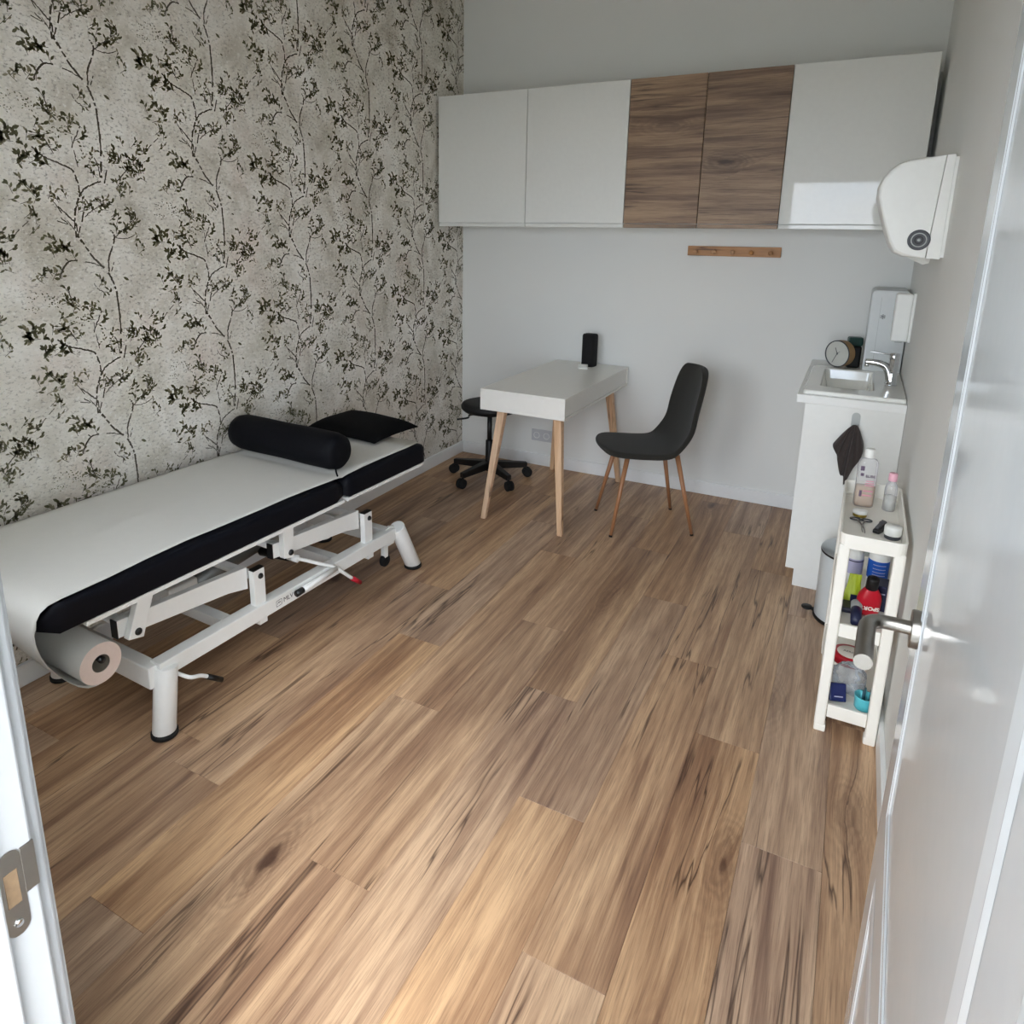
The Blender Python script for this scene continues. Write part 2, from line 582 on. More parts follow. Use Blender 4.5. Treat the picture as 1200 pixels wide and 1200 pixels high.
def prism(bm, poly, axis, a, b, M=None):
    """polygon (list of 2-d points) pushed along an axis from a to b"""
    def mk(p, t):
        if axis == 'x':
            return (t, p[0], p[1])
        if axis == 'y':
            return (p[0], t, p[1])
        return (p[0], p[1], t)
    v0 = [bm.verts.new(mk(p, a)) for p in poly]
    v1 = [bm.verts.new(mk(p, b)) for p in poly]
    bm.faces.new(v0)
    bm.faces.new(list(reversed(v1)))
    n = len(poly)
    for i in range(n):
        bm.faces.new((v0[i], v1[i], v1[(i + 1) % n], v0[(i + 1) % n]))
    if M is not None:
        bmesh.ops.transform(bm, matrix=M, verts=v0 + v1)
    return v0 + v1


def beam(bm, p, q, w, h, up=(0, 0, 1), w2=None, h2=None):
    """square bar from p to q, w across, h along up; may taper"""
    p, q = Vector(p), Vector(q)
    t = (q - p).normalized()
    s = t.cross(Vector(up)).normalized()
    u = s.cross(t).normalized()
    w2 = w if w2 is None else w2
    h2 = h if h2 is None else h2
    r0 = [bm.verts.new(p + s * a * w / 2 + u * b * h / 2) for a, b in ((-1, -1), (1, -1), (1, 1), (-1, 1))]
    r1 = [bm.verts.new(q + s * a * w2 / 2 + u * b * h2 / 2) for a, b in ((-1, -1), (1, -1), (1, 1), (-1, 1))]
    bm.faces.new(r0)
    bm.faces.new(r1)
    for k in range(4):
        bm.faces.new((r0[k], r0[(k + 1) % 4], r1[(k + 1) % 4], r1[k]))
    return r0 + r1


def bevel_mod(o, w, seg=2):
    m = o.modifiers.new('soft_edges', 'BEVEL')
    m.width = w
    m.segments = seg
    m.limit_method = 'ANGLE'
    return o


def sub_mod(o, lv=2):
    m = o.modifiers.new('smooth', 'SUBSURF')
    m.levels = lv
    m.render_levels = lv
    return o


def grid_mesh(bm, rows):
    vs = [[bm.verts.new(p) for p in r] for r in rows]
    for a, b in zip(vs, vs[1:]):
        for k in range(len(a) - 1):
            bm.faces.new((a[k], a[k + 1], b[k + 1], b[k]))
    return vs


def text_obj(name, s, size, m, parent, M, depth=.0004, bold=0.):
    cu = bpy.data.curves.new(name, 'FONT')
    cu.body = s
    cu.size = size
    cu.extrude = depth
    cu.offset = bold
    cu.align_x = 'CENTER'
    cu.align_y = 'CENTER'
    tmp = bpy.data.objects.new(name + '_tmp', cu)
    COL.objects.link(tmp)
    bpy.context.view_layer.update()
    me = bpy.data.meshes.new_from_object(tmp)
    bpy.data.objects.remove(tmp)
    me.transform(M)
    me.materials.clear()
    me.materials.append(m)
    o = bpy.data.objects.new(name, me)
    COL.objects.link(o)
    o.parent = parent
    return o


# ------------------------------------------------------------------ the room
def struct(name, bm, m, parent=None, label=None):
    o = obj(name, bm, m, parent)
    if parent is None:
        o['kind'] = 'structure'
        if label:
            o['label'] = label
    return o


bm = nb()
box(bm, 0, XR, YF, 0, -.12, -.0085)
floor = struct('floor', bm, M_CARC, label='oak plank floor of the treatment room')
ROW_W, ROW_0, PL_L = .194, -.007, 1.291
JOINT = {1: -3.20, 4: -3.09, 5: -2.19, 6: -1.222, 7: -1.86, 8: -2.247, 9: -1.417, 10: -3.106, 11: -2.20, 12: -2.565,
         0: -4.45, 2: -2.45, 3: -1.70, 13: -1.93}
for r in range(14):
    xa = max(.002, ROW_0 + r * ROW_W)
    xb = min(XR - .002, ROW_0 + (r + 1) * ROW_W)
    y = JOINT[r] - 6 * PL_L
    while y < 0:
        ya, yb = max(y, YF + .001), min(y + PL_L, -.002)
        if yb - ya > .02:
            bm = nb()
            # small chamfer on the four top edges, so that the joints read as fine grooves
            e, c = .00025, .0006
            lo = [bm.verts.new(p) for p in ((xa + e, ya + e, -.008), (xb - e, ya + e, -.008), (xb - e, yb - e, -.008), (xa + e, yb - e, -.008))]
            mi = [bm.verts.new(p) for p in ((xa + e, ya + e, -c), (xb - e, ya + e, -c), (xb - e, yb - e, -c), (xa + e, yb - e, -c))]
            hi = [bm.verts.new(p) for p in ((xa + e + c, ya + e + c, 0), (xb - e - c, ya + e + c, 0), (xb - e - c, yb - e - c, 0), (xa + e + c, yb - e - c, 0))]
            bm.faces.new(hi)
            bm.faces.new(lo)
            for q in range(4):
                bm.faces.new((lo[q], lo[(q + 1) % 4], mi[(q + 1) % 4], mi[q]))
                bm.faces.new((mi[q], mi[(q + 1) % 4], hi[(q + 1) % 4], hi[q]))
            obj('plank', bm, 'floor_oak', floor)
        y += PL_L

bm = nb()
box(bm, -.12, XR + .12, YF - WT, .12, ZC, ZC + .12)
struct('ceiling', bm, M_CEIL, label='white plain ceiling')
bm = nb()
box(bm, -.12, 0, YF - WT, .12, -.12, ZC)
wall_left = struct('wall_left', bm, M_WPAPER, label='wall papered with worn plaster pattern and leafy branches')
bm = nb()
box(bm, 0, XR, 0, .12, -.12, ZC)
struct('wall_back', bm, M_WALL, label='white painted wall behind the desk and the wall cabinets')
bm = nb()
box(bm, XR, XR + .12, YF - WT, .12, -.12, ZC)
struct('wall_right', bm, M_WALL, label='white painted wall behind the sink and the trolley')
CX0, CX1 = 1.48, 5.0
bm = nb()
for x0, x1, z0, z1 in ((0, WX0, -.12, ZC), (WX0, WX1, -.12, WZ0), (WX0, WX1, WZ1, ZC), (WX1, DX0, -.12, ZC), (DX0, DX1, DZ, ZC), (DX1, XR, -.12, ZC), (CX0, CX1, ZC, 4.60), (XR + .12, CX1, -.12, ZC)):
    box(bm, x0, x1, YF - WT, YF, z0, z1)
struct('wall_front', bm, M_WALL, label='white wall with the doorway')

BH, BT = .082, .014


def baseboard(name, x0, x1, y0, y1, m=M_TRIM):
    bm = nb()
    box(bm, x0, x1, y0, y1, .0003, BH)
    o = struct(name, bm, m)
    bevel_mod(o, .003, 2)


baseboard('baseboard_left', 0, BT, YF, 0)
baseboard('baseboard_back', BT, 2.306, -BT, 0)
baseboard('baseboard_right', XR - BT, XR, YF, -1.0)
baseboard('baseboard_front', BT, DX0 - .075, YF, YF + BT)

# ------------------------------------------------------------------ printed branches of the wallpaper
STROKES=[
 (7,[(-171, -481), (-172, -442), (-166, -399), (-154, -363), (-140, -334)]),
 (6,[(-140, -334), (-118, -312), (-85, -297), (-60, -287)]),
 (6,[(-140, -334), (-143, -299), (-157, -258), (-177, -245)]),
 (6,[(-177, -245), (-219, -232), (-252, -219), (-283, -195)]),
 (7,[(-55, -275), (-49, -221), (-44, -171), (-43, -100), (-45, -45), (-56, -5), (-67, 24)]),
 (5,[(-45, -293), (-31, -248)]),
 (8,[(-166, 155), (-143, 119), (-119, 81), (-84, 43)]),
 (4,[(-154, 68), (-122, 61), (-94, 48)]),
 (6,[(-65, 28), (-62, 69), (-45, 109), (-28, 153), (-41, 174)]),
 (4,[(-55, 29), (-39, 66)]),
 (5,[(-166, 155), (-168, 196), (-192, 221), (-221, 251)]),
 (4,[(-219, 215), (-195, 196)]),
 (5,[(-166, 155), (-149, 194), (-135, 236), (-124, 264)]),
 (3,[(-133, 220), (-98, 245), (-51, 270)]),
 (6,[(-178, 73), (-209, 68), (-233, 46), (-247, 15)]),
 (4,[(-209, 68), (-218, 78)]),
 (4,[(-225, -19), (-220, -47), (-212, -79), (-192, -99)]),
 (3,[(-128, -10), (-116, -31), (-95, -45), (-108, -88)]),
 (3,[(-146, -147), (-142, -201), (-136, -243)]),
 (4,[(-111, -109), (-135, -153), (-150, -182)]),
 (3,[(-175, -456), (-212, -400), (-242, -353)]),
 (3,[(-181, -442), (-230, -425)]),
 (4,[(-74, -209), (-62, -236), (-60, -272)]),
 (4,[(-20, -291), (15, -274), (54, -234), (94, -194)]),
 (4,[(-215, -209), (-244, -158), (-274, -136)]),
 (3,[(143, -159), (193, -115)]),
 (3,[(-37, 141), (6, 177), (59, 216)]),
 (3,[(-28, 150), (18, 146), (60, 161)]),
]
CLUST=[
 (-239,124,38,38,20,19),
 (-208,102,28,19,10,17),
 (-273,17,51,26,20,17),
 (-219,-57,22,46,17,17),
 (-165,-95,53,40,12,11),
 (-337,-163,50,29,26,21),
 (-256,-147,28,30,15,19),
 (-287,-229,52,34,30,19),
 (-336,-337,58,36,26,20),
 (-132,-125,31,42,18,17),
 (9,198,74,38,34,17),
 (65,231,30,32,14,15),
 (64,120,21,32,9,14),
 (68,-196,85,56,70,17),
 (16,-308,38,24,18,18),
 (212,-113,24,54,14,15),
 (68,-263,63,30,16,15),
 (-108,-27,31,28,11,17),
 (-129,250,25,29,14,15),
 (-58,268,38,20,15,14),
 (-207,-331,41,32,12,15),
 (-67,-371,46,26,15,14),
 (-80,-224,32,43,14,15),
 (-228,-170,29,34,14,15),
 (-294,-62,34,26,14,8),
 (217,248,85,37,22,7),
 (-190,-125,37,40,18,10),
 (-33,-198,21,29,8,13),
 (-111,-199,31,29,10,12),
]

rng = random.Random(11)
PW, PH_ = .5205, .630            # width of a paper strip, height of the pattern repeat


def motif_geometry():
    """twigs and leaves of one repeat as flat polygons in (y, z)"""
    polys = []
    for wd, pts in STROKES:
        sp = smooth_path([(p[0] / 1000, p[1] / 1000, 0) for p in pts], 5)
        n = len(sp)
        for i in range(n - 1):
            if rng.random() < .16:
                continue             # broken brush line
            a, b = sp[i], sp[i + 1]
            t = (b - a).normalized()
            s = Vector((-t.y, t.x, 0))
            wa = wd / 1000 * 1.0 * rng.uniform(.6, 1.2)
            wb = wd / 1000 * 1.0 * rng.uniform(.6, 1.2)
            o = rng.uniform(-.0012, .0012)
            polys.append(('t', [(a + s * (wa / 2 + o)), (b + t * .002 + s * (wb / 2 + o)), (b + t * .002 - s * (wb / 2 - o)), (a - s * (wa / 2 - o))]))
    for cx, cy, rx, ry, n, sz in CLUST:
        # little sprigs: 3 to 5 leaves fan out from a stalk
        left = int(n * 1.2)
        while left > 0:
            while True:
                a, b = rng.uniform(-1, 1), rng.uniform(-1, 1)
                if a * a + b * b <= 1:
                    break
            px, py = (cx + a * rx) / 1000, (cy + b * ry) / 1000
            ang = rng.uniform(-.2, math.pi + .2)
            k = min(left, rng.choice((2, 3, 3, 4)))
            left -= k
            if sz >= 13:
                d = Vector((math.cos(ang), math.sin(ang), 0))
                s = Vector((-d.y, d.x, 0))
                q = Vector((px, py, 0))
                polys.append(('t', [q - d * .016 + s * .0008, q + d * .014 + s * .0011, q + d * .014 - s * .0011, q - d * .016 - s * .0008]))
            for i in range(k):
                L = sz / 1000 * rng.uniform(.75, 1.3)
                th = ang + (i - (k - 1) / 2) * rng.uniform(.6, 1.0) + rng.uniform(-.25, .25)
                d = Vector((math.cos(th), math.sin(th), 0))
                s = Vector((-d.y, d.x, 0))
                q = Vector((px, py, 0)) + Vector((math.cos(ang), math.sin(ang), 0)) * (.010 * i - .008) + d * .002
                w = L * rng.uniform(.36, .58)
                pts = [q, q + d * L * .28 + s * w * .42, q + d * L * .62 + s * w * .46, q + d * L * rng.uniform(.86, 1.05) + s * w * .1,
                       q + d * L * .9 - s * w * .16, q + d * L * .55 - s * w * .5, q + d * L * .22 - s * w * .34]
                polys.append(('f' if rng.random() < .22 else 'l', pts))
    # the loose dark leaf
    for oy, oz, L, th in ((0, 0, .026, -.55), (.012, -.068, .015, -.4), (-.30, .22, .018, -.8)):
        d = Vector((math.cos(th), math.sin(th), 0))
        s = Vector((-d.y, d.x, 0))
        q = Vector((oy, oz, 0)) - d * L / 2
        polys.append(('l', [q, q + d * L * .3 + s * L * .2, q + d * L * .7 + s * L * .18, q + d * L, q + d * L * .65 - s * L * .2, q + d * L * .25 - s * L * .16]))
    return polys


POL = motif_geometry()


def clip_poly(pts, y0, y1, z0, z1):
    for ax, lim, sg in ((0, y0, 1), (0, y1, -1), (1, z0, 1), (1, z1, -1)):
        out = []
        for i, p in enumerate(pts):
            q = pts[(i + 1) % len(pts)]
            a, b = (p[ax] - lim) * sg, (q[ax] - lim) * sg
            if a >= 0:
                out.append(p)
            if (a < 0) != (b < 0):
                t = a / (a - b)
                out.append(p + (q - p) * t)
        pts = out
        if len(pts) < 3:
            return None
    return pts


verts, faces, fmat = [], [], []
for col in range(-3, 7):
    for row in range(-5, 4):
        oy = -2.533 + col * PW
        oz = 2.006 + row * PH_ + (PH_ / 2 if col % 2 else 0)
        off = Vector((oy, oz, 0))
        for kind, pts in POL:
            pp = [p + off for p in pts]
            pp = clip_poly(pp, YF + .002, -.001, BH + .001, ZC - .001)
            if not pp:
                continue
            i0 = len(verts)
            verts += [(.00045, p.x, p.y) for p in pp]
            faces.append(list(range(i0, i0 + len(pp))))
            fmat.append({'l': 0, 't': 1, 'f': 2}[kind])
me = bpy.data.meshes.new('printed_foliage')
me.from_pydata(verts, [], faces)
me.materials.append(M_LEAF)
me.materials.append(M_TWIG)
me.materials.append(M_LEAF2)
me.polygons.foreach_set('material_index', fmat)
fo = bpy.data.objects.new('printed_foliage', me)
COL.objects.link(fo)
fo.parent = wall_left
fo['kind'] = 'stuff'

# ------------------------------------------------------------------ window beside the doorway, corridor behind it
win = empty('window_1', (WX0, YF - WT, WZ0))
win['kind'] = 'structure'
win['label'] = 'white framed window beside the doorway'
W_, H_ = WX1 - WX0, WZ1 - WZ0
bm = nb()
for x0, x1, z0, z1 in ((0, .05, 0, H_), (W_ - .05, W_, 0, H_), (.05, W_ - .05, 0, .05), (.05, W_ - .05, H_ - .05, H_), (W_ / 2 - .03, W_ / 2 + .03, .05, H_ - .05)):
    box(bm, x0, x1, .005, .06, z0, z1)
obj('window_frame', bm, M_FRAME, win)
for a, b in ((.05, W_ / 2 - .03), (W_ / 2 + .03, W_ - .05)):
    bxo('pane', M_PANE, win, a, b, .028, .032, .05, H_ - .05)
bxo('window_sill', M_FRAME, win, -.03, W_ + .03, .06, WT + .04, -.03, 0)

CY = -5.7
bm = nb()
box(bm, CX0, CX1, CY, YF, -.12, -.0005)
struct('floor_corridor', bm, mat('grey_corridor_tile', (178, 178, 176), .5, noise=.04, nscale=8), label='grey floor of the corridor outside the doorway')
bm = nb()
box(bm, CX0, CX1, CY, YF - WT, 4.60, 4.70)  # corridor raised, glazing too, so steep light reaches the floor inside
struct('ceiling_corridor', bm, M_CEIL, label='unseen ceiling of the corridor, raised to let steep light in')
for nm, x0, x1 in (('wall_corridor_sun_block', CX0 - .1, CX0), ('wall_corridor_right', CX1, CX1 + .1)):  # left wall added close in to keep the sun off the side window
    bm = nb()
    box(bm, x0, x1, CY, YF - WT, -.12, 4.70)
    struct(nm, bm, M_WALL, label='unseen white side wall of the corridor')
bm = nb()
box(bm, -14, 16, -26, YF - WT, -.40, -.13)
struct('ground', bm, mat('pale_paving', (150, 150, 146), .8, noise=.08, nscale=2), label='paved ground outside')
w2 = empty('window_2', (CX0, CY, 0))
w2['kind'] = 'structure'
w2['label'] = 'full height glazing of the corridor'
bm = nb()
box(bm, 0, CX1 - CX0, -.06, 0, 0, .10)
box(bm, 0, CX1 - CX0, -.06, 0, 4.45, 4.60)
for k in range(4):
    x = k * (CX1 - CX0 - .06) / 3
    box(bm, x, x + .06, -.06, 0, .10, 4.45)
obj('window_frame', bm, M_FRAME, w2)
for k in range(3):
    x = k * (CX1 - CX0 - .06) / 3
    bxo('pane', M_PANE, w2, x + .06, x + (CX1 - CX0 - .06) / 3, -.032, -.028, .10, 4.45)

# door frame around the doorway
bm = nb()
box(bm, DX0 - .001, DX0 + .012, YF - WT - .005, YF + .004, 0, DZ)          # jamb lining
box(bm, DX0 + .012, DX0 + .026, YF - WT - .005, YF - .012, 0, DZ)         # rebate step
box(bm, DX0 + .026, DX0 + .036, YF - WT - .005, YF - .049, 0, DZ)         # door stop
box(bm, DX0 - .07, DX0 + .002, YF, YF + .012, 0, DZ + .07)                # casing, room side
box(bm, DX1 - .012, DX1 + .001, YF - WT - .005, YF - .002, 0, DZ)
box(bm, DX1 - .036, DX1 - .012, YF - WT - .005, YF - .049, 0, DZ)
box(bm, DX1 - .002, DX1 + .07, YF, YF + .012, 0, DZ + .07)
box(bm, DX0 + .012, DX1 - .012, YF - WT - .005, YF - .002, DZ - .014, DZ)
box(bm, DX0, DX1, YF, YF + .012, DZ - .002, DZ + .07)
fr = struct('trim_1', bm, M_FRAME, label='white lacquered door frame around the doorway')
bevel_mod(fr, .0025, 2)
# strike plate let into the frame
sp = empty('strike_plate', (DX0 + .0262, YF - .031, .928), label='brushed steel strike plate set in the white door frame', cat='strike plate')
bm = nb()
rp = [(-.005 + .011 * math.cos(R(t)), .026 + .011 * math.sin(R(t))) for t in range(0, 181, 20)] + [(-.005 + .011 * math.cos(R(t)), -.052 + .011 * math.sin(R(t))) for t in range(180, 361, 20)]
prism(bm, rp, 'x', 0, .0012)
obj('plate', bm, M_STEEL, sp)
bm = nb()
box(bm, -.0008, .0012, .006, .0195, -.022, .032, .0004)
o = obj('lip', bm, M_STEEL, sp)
bm = nb()
box(bm, .0008, .0016, -.012, .001, -.026, .014, .0003)
obj('latch_hole', bm, mat('raw_wood_hole', (120, 98, 74), .9, noise=.3, nscale=150), sp)
for z in (-.048,):
    bm = nb()
    lathe(bm, [(0, .002), (.0035, .0022), (.0042, .0012), (.0042, .0)], 14, M=Matrix.Translation((.0012, -.005, z)) @ Matrix.Rotation(math.pi / 2, 4, 'Y'))
    obj('screw', bm, M_CHROME, sp)

# ------------------------------------------------------------------ the open door
DA = R(2.6)
door = empty('door_1', (2.5505, -3.1084, 0), -DA)      # local -y runs from the latch edge back to the hinges, +x is the room side
door['kind'] = 'structure'
door['label'] = 'white glossy panelled door standing open against the wall'
LW = .828
leaf = bxo('door_leaf', M_DOOR, door, 0, .040, -LW, 0, .006, 2.04)
bevel_mod(leaf, .002, 2)


def moulding(y0, y1, z0, z1):
    """raised double bead mitred around a panel, on the visible face"""
    bm = nb()
    prof = [(0, 0), (.009, .0017), (.010, .0017), (.013, .0005), (.016, .0005), (.036, .0019), (.038, .0019), (.041, 0)]
    loops = []
    for d, h in prof:
        loops.append([bm.verts.new((-h - .0002, y, z)) for y, z in ((y0 + d, z0 + d), (y1 - d, z0 + d), (y1 - d, z1 - d), (y0 + d, z1 - d))])
    for a, b in zip(loops, loops[1:]):
        for k in range(4):
            bm.faces.new((a[k], a[(k + 1) % 4], b[(k + 1) % 4], b[k]))
    return obj('panel_moulding', bm, M_DOOR, door)


moulding(-.745, -.110, .745, 1.92)
moulding(-.745, -.110, .13, .640)
hd = empty('door_handle', (0, -.106, 1.047))
hd.parent = door
bm = nb()
lathe(bm, [(0, 0), (.025, 0), (.026, .001), (.026, .010), (.025, .011), (0, .011)], 32, M=Matrix.Rotation(-math.pi / 2, 4, 'Y'))
obj('rosette', bm, M_STEEL, hd, True).modifiers.new('edge', 'EDGE_SPLIT')
bm = nb()
pth = smooth_path([(-.008, 0, 0), (-.032, 0, 0), (-.050, -.004, 0), (-.060, -.018, 0), (-.062, -.045, 0), (-.062, -.118, -.002)], 5)
tube(bm, pth, [.0095 + .0015 * min(1, max(0, (i - 8) / 10)) for i in range(len(pth))], 20)
obj('lever', bm, M_STEEL, hd, True).modifiers.new('edge', 'EDGE_SPLIT')
for z in (.22, 1.82):
    bm = nb()
    tube(bm, [(.052, -LW - .004, z - .05), (.052, -LW - .004, z + .05)], .008, 14)
    obj('hinge', bm, M_STEEL, door)

# ------------------------------------------------------------------ wall cabinets
CX, CYD, CZ0, CZ1 = .0213, .35, 1.5926, 2.3557
spec = [(.6, 'w', 'matte white wall cabinet hung beside the leafy wallpaper'), (.6, 'w', 'matte white wall cabinet hung next to a wood front cabinet'),
        (.4, 'o', 'narrow wood front wall cabinet beside the matte white cabinet'), (.4, 'o', 'narrow wood front wall cabinet beside the glossy white cabinet'),
        (.6, 'g', 'glossy white wall cabinet reflecting the bright sky')]
x = CX
for wdt, kind, lab in spec:
    c = empty('wall_cabinet', (x, 0, CZ0), label=lab, cat='cabinet', group='wall cabinets in a row')
    bxo('body', M_CARC, c, .0015, wdt - .0015, -.328, -.001, .002, CZ1 - CZ0 - .003)
    fm = {'w': M_SATIN, 'o': 'cabinet_oak', 'g': M_GLOSS}[kind]
    dm = bxo('door', fm, c, .0018, wdt - .0018, -CYD, -.330, .0235, CZ1 - CZ0)
    bevel_mod(dm, .0015, 2)
    # recessed grip strip along the bottom edge
    hs = bxo('grip_strip', fm, c, .0018, wdt - .0018, -CYD + .004, -.330, 0, .0205)
    bevel_mod(hs, .0015, 2)
    x += wdt

# ------------------------------------------------------------------ peg rail
pr = empty('peg_rail', (1.7675, 0, 1.442), label='small wooden peg rail with five pegs under the wall cabinets', cat='coat rack')
o = bxo('backboard', 'bamboo', pr, -.2525, .2525, -.016, -.0005, 0, .055)
bevel_mod(o, .002, 2)
for k in range(5):
    bm = nb()
    lathe(bm, [(0, 0), (.007, 0), (.007, .018), (.011, .024), (.0125, .031), (.010, .035), (0, .036)], 16,
          M=Matrix.Translation((-.2015 + k * .1008, -.016, .024)) @ Matrix.Rotation(math.pi / 2, 4, 'X'))
    obj('peg', bm, 'bamboo', pr, True)

# ------------------------------------------------------------------ double socket
so = empty('wall_socket', (.63, 0, .213), label='white double power socket low on the wall behind the desk', cat='socket')
o = bxo('cover_plate', M_SOCK, so, -.0755, .0755, -.010, -.0003, -.0405, .0405)
bevel_mod(o, .003, 2)
for s in (-1, 1):
    bm = nb()
    lathe(bm, [(.022, .0), (.0225, .0022), (.019, .0025), (.0185, -.006), (0, -.0065)], 28,
          M=Matrix.Translation((s * .036, -.0105, 0)) @ Matrix.Rotation(math.pi / 2, 4, 'X'))
    w_ = obj('socket_well', bm, M_PLAST, so, True)
    for t in (-1, 1):
        bm = nb()
        tube(bm, [(s * .036 + t * .0095, -.0060, 0), (s * .036 + t * .0095, -.0035, 0)], .0026, 10)
        obj('pin_hole', bm, M_BLACK, w_)
# ------------------------------------------------------------------ treatment bed
bed = empty('treatment_bed', (.645, -3.03, 0), -R(2.1), 'white steel treatment bed with navy padded top along the papered wall', 'bed')
XA, XB = -.62, .03


def cushion(name, y0, y1, nr=.02, fr=.02):
    bm = nb()
    h, z0 = .086, .514
    # rounded slab: profile along y, rounded long edges
    def half(t):
        return t
    ny = 26
    rows = []
    ys = []
    for i in range(ny + 1):
        t = i / ny
        ys.append(y0 + (y1 - y0) * t)
    ring_n = 28
    rings = []
    for i, y in enumerate(ys):
        # end rounding
        dn, df = y - y0, y1 - y
        sh = 1.0
        q = 0.
        if dn < nr:
            q = nr - math.sqrt(max(0, nr * nr - (nr - dn) ** 2))
        if df < fr:
            q = fr - math.sqrt(max(0, fr * fr - (fr - df) ** 2))
        rad = .022
        pts = []
        xa, xb, za, zb = XA + q * .6, XB - q * .6, z0 + q * .45, z0 + h - q
        rr = min(rad, (zb - za) / 2.2)
        for cx_, cz_, a0 in ((xb - rr, zb - rr, 0), (xa + rr, zb - rr, 90), (xa + .006, za + .006, 180), (xb - .006, za + .006, 270)):
            r_ = rr if a0 < 180 else .006
            for k in range(6):
                a = R(a0 + k * 18)
                pts.append((cx_ + r_ * math.cos(a), y, cz_ + r_ * math.sin(a)))
        rings.append([bm.verts.new(p) for p in pts])
    n = len(rings[0])
    for a, b in zip(rings, rings[1:]):
        for k in range(n):
            bm.faces.new((a[k], a[(k + 1) % n], b[(k + 1) % n], b[k]))
    bm.faces.new(rings[0])
    bm.faces.new(list(reversed(rings[-1])))
    return obj(name, bm, M_NAVY, bed, True)


cushion('mattress', -.315, .852, .045, .02)
cushion('head_cushion', .864, 1.425, .02, .03)
# steel angle frame under the padding
for nm, y0, y1 in (('frame_rail', -.20, .85), ('frame_rail', .87, 1.40)):
    for x0, x1 in ((XB - .034, XB - .001), (XA + .002, XA + .034)):
        bxo(nm, M_METAL, bed, x0, x1, y0, y1, .500, .5135)
for y0 in (-.16, .28, .80, .90, 1.33):
    bxo('frame_crossbar', M_METAL, bed, XA + .034, XB - .034, y0, y0 + .04, .484, .5125)
o = bxo('deck_board', mat('grey_board', (96, 94, 90), .8), bed, XA + .034, XB - .034, -.25, 1.38, .5128, .5139)
# base: two long rails, cross tubes, four legs
for sx, xo in ((0, .012), (1, -.602)):
    o = bxo('base_rail', M_METAL, bed, xo - .048 if not sx else xo, xo if not sx else xo + .048, .006, 1.20, .199, .254)
    bevel_mod(o, .003, 2)
for y0 in (-.022, 1.165):
    o = bxo('base_crossbar', M_METAL, bed, -.58, -.004, y0, y0 + .045, .174, .248)
    bevel_mod(o, .004, 2)


def leg(x, yt, zt, yb):
    bm = nb()
    seg = 28
    r = .036
    top, bot = Vector((x, yt, zt)), Vector((x, yb, .016))
    ax = (bot - top).normalized()
    rings = []
    # top cut square to the tube, foot cut level with the floor
    n1 = Vector((1, 0, 0))
    n2 = ax.cross(n1).normalized()
    for lvl in (0, 1):
        rg = []
        for k in range(seg):
            a = 2 * math.pi * k / seg
            d = n1 * math.cos(a) * r + n2 * math.sin(a) * r
            p = (top if lvl == 0 else bot) + d
            if lvl == 1:
                t = (.016 - p.z) / ax.z
                p = p + ax * t
            rg.append(bm.verts.new(p))
        rings.append(rg)
    for k in range(seg):
        bm.faces.new((rings[0][k], rings[0][(k + 1) % seg], rings[1][(k + 1) % seg], rings[1][k]))
    bm.faces.new(rings[0])
    bm.faces.new(rings[1])
    o = obj('leg', bm, M_METAL, bed)
    bevel_mod(o, .003, 2)
    for p in o.data.polygons:
        p.use_smooth = len(p.vertices) == 4
    f = nb()
    lathe(f, [(0, 0), (.037, 0), (.041, .003), (.041, .014), (.037, .0175), (0, .0175)], 28, x, yb)
    obj('rubber_foot', f, M_RUBBER, o, True)


leg(0, .034, .232, .006)
leg(-.565, .034, .232, .006)
leg(0, 1.224, .250, 1.343)
leg(-.565, 1.224, .250, 1.343)
for x in (-.018, -.545):
    bm = nb()
    prism(bm, [(1.15, .20), (1.15, .254), (1.19, .262), (1.225, .25), (1.245, .205)], 'x', x - .006, x + .006)
    obj('leg_bracket', bm, M_METAL, bed)
    bm = nb()
    tube(bm, [(x + .006, 1.205, .235), (x + .012, 1.205, .235)], .009, 14)
    obj('bolt', bm, M_BLACK, bed)

# lifting arms, posts and hangers on both sides
for s, xo in ((0, 0.), (1, -.568)):
    for y0 in (.398, 1.002):       # posts on the base rail
        o = bxo('post', M_METAL, bed, xo - .026, xo, y0, y0 + .050, .250, .388)
        bevel_mod(o, .002, 2)
        bm = nb()
        box(bm, xo - .025, xo - .001, y0 + .001, y0 + .049, .388, .392)
        obj('end_cap', bm, M_BLACK, o)
        bm = nb()
        lathe(bm, [(0, .009), (.007, .008), (.0105, .003), (.0105, 0)], 16, M=Matrix.Translation((xo, y0 + .030, .362)) @ Matrix.Rotation(math.pi / 2, 4, 'Y'))
        obj('bolt', bm, M_BLACK, o, True)
    for yt, yb in ((-.002, -.050), (.572, .568)):   # hangers below the top frame
        bm = nb()
        h = .026
        prism(bm, [(yt - h, .502), (yt + h, .502), (yb + h - .002, .366), (yb - h + .002, .378)], 'x', xo - .024, xo + .002)
        o = obj('hanger', bm, M_METAL, bed)
        bevel_mod(o, .002, 2)
        bm = nb()
        lathe(bm, [(0, .009), (.007, .008), (.0115, .003), (.0115, 0)], 16, M=Matrix.Translation((xo + .002, yb + .008, .392)) @ Matrix.Rotation(math.pi / 2, 4, 'Y'))
        obj('bolt', bm, M_BLACK, o, True)
    for ya, yb in ((-.086, .395), (.518, 1.0)):     # sloping arms
        xm = xo - .042
        bm = nb()
        prism(bm, [(ya, .381), (ya, .437), (ya + .005, .437), (yb, .402), (yb, .318), (yb - .085, .338)], 'x', xm - .013, xm + .013)
        o = obj('lifting_arm', bm, M_METAL, bed)
        bevel_mod(o, .002, 2)
        bm = nb()
        box(bm, xm - .014, xm + .014, ya - .004, ya, .380, .438)
        obj('end_cap', bm, M_BLACK, o)
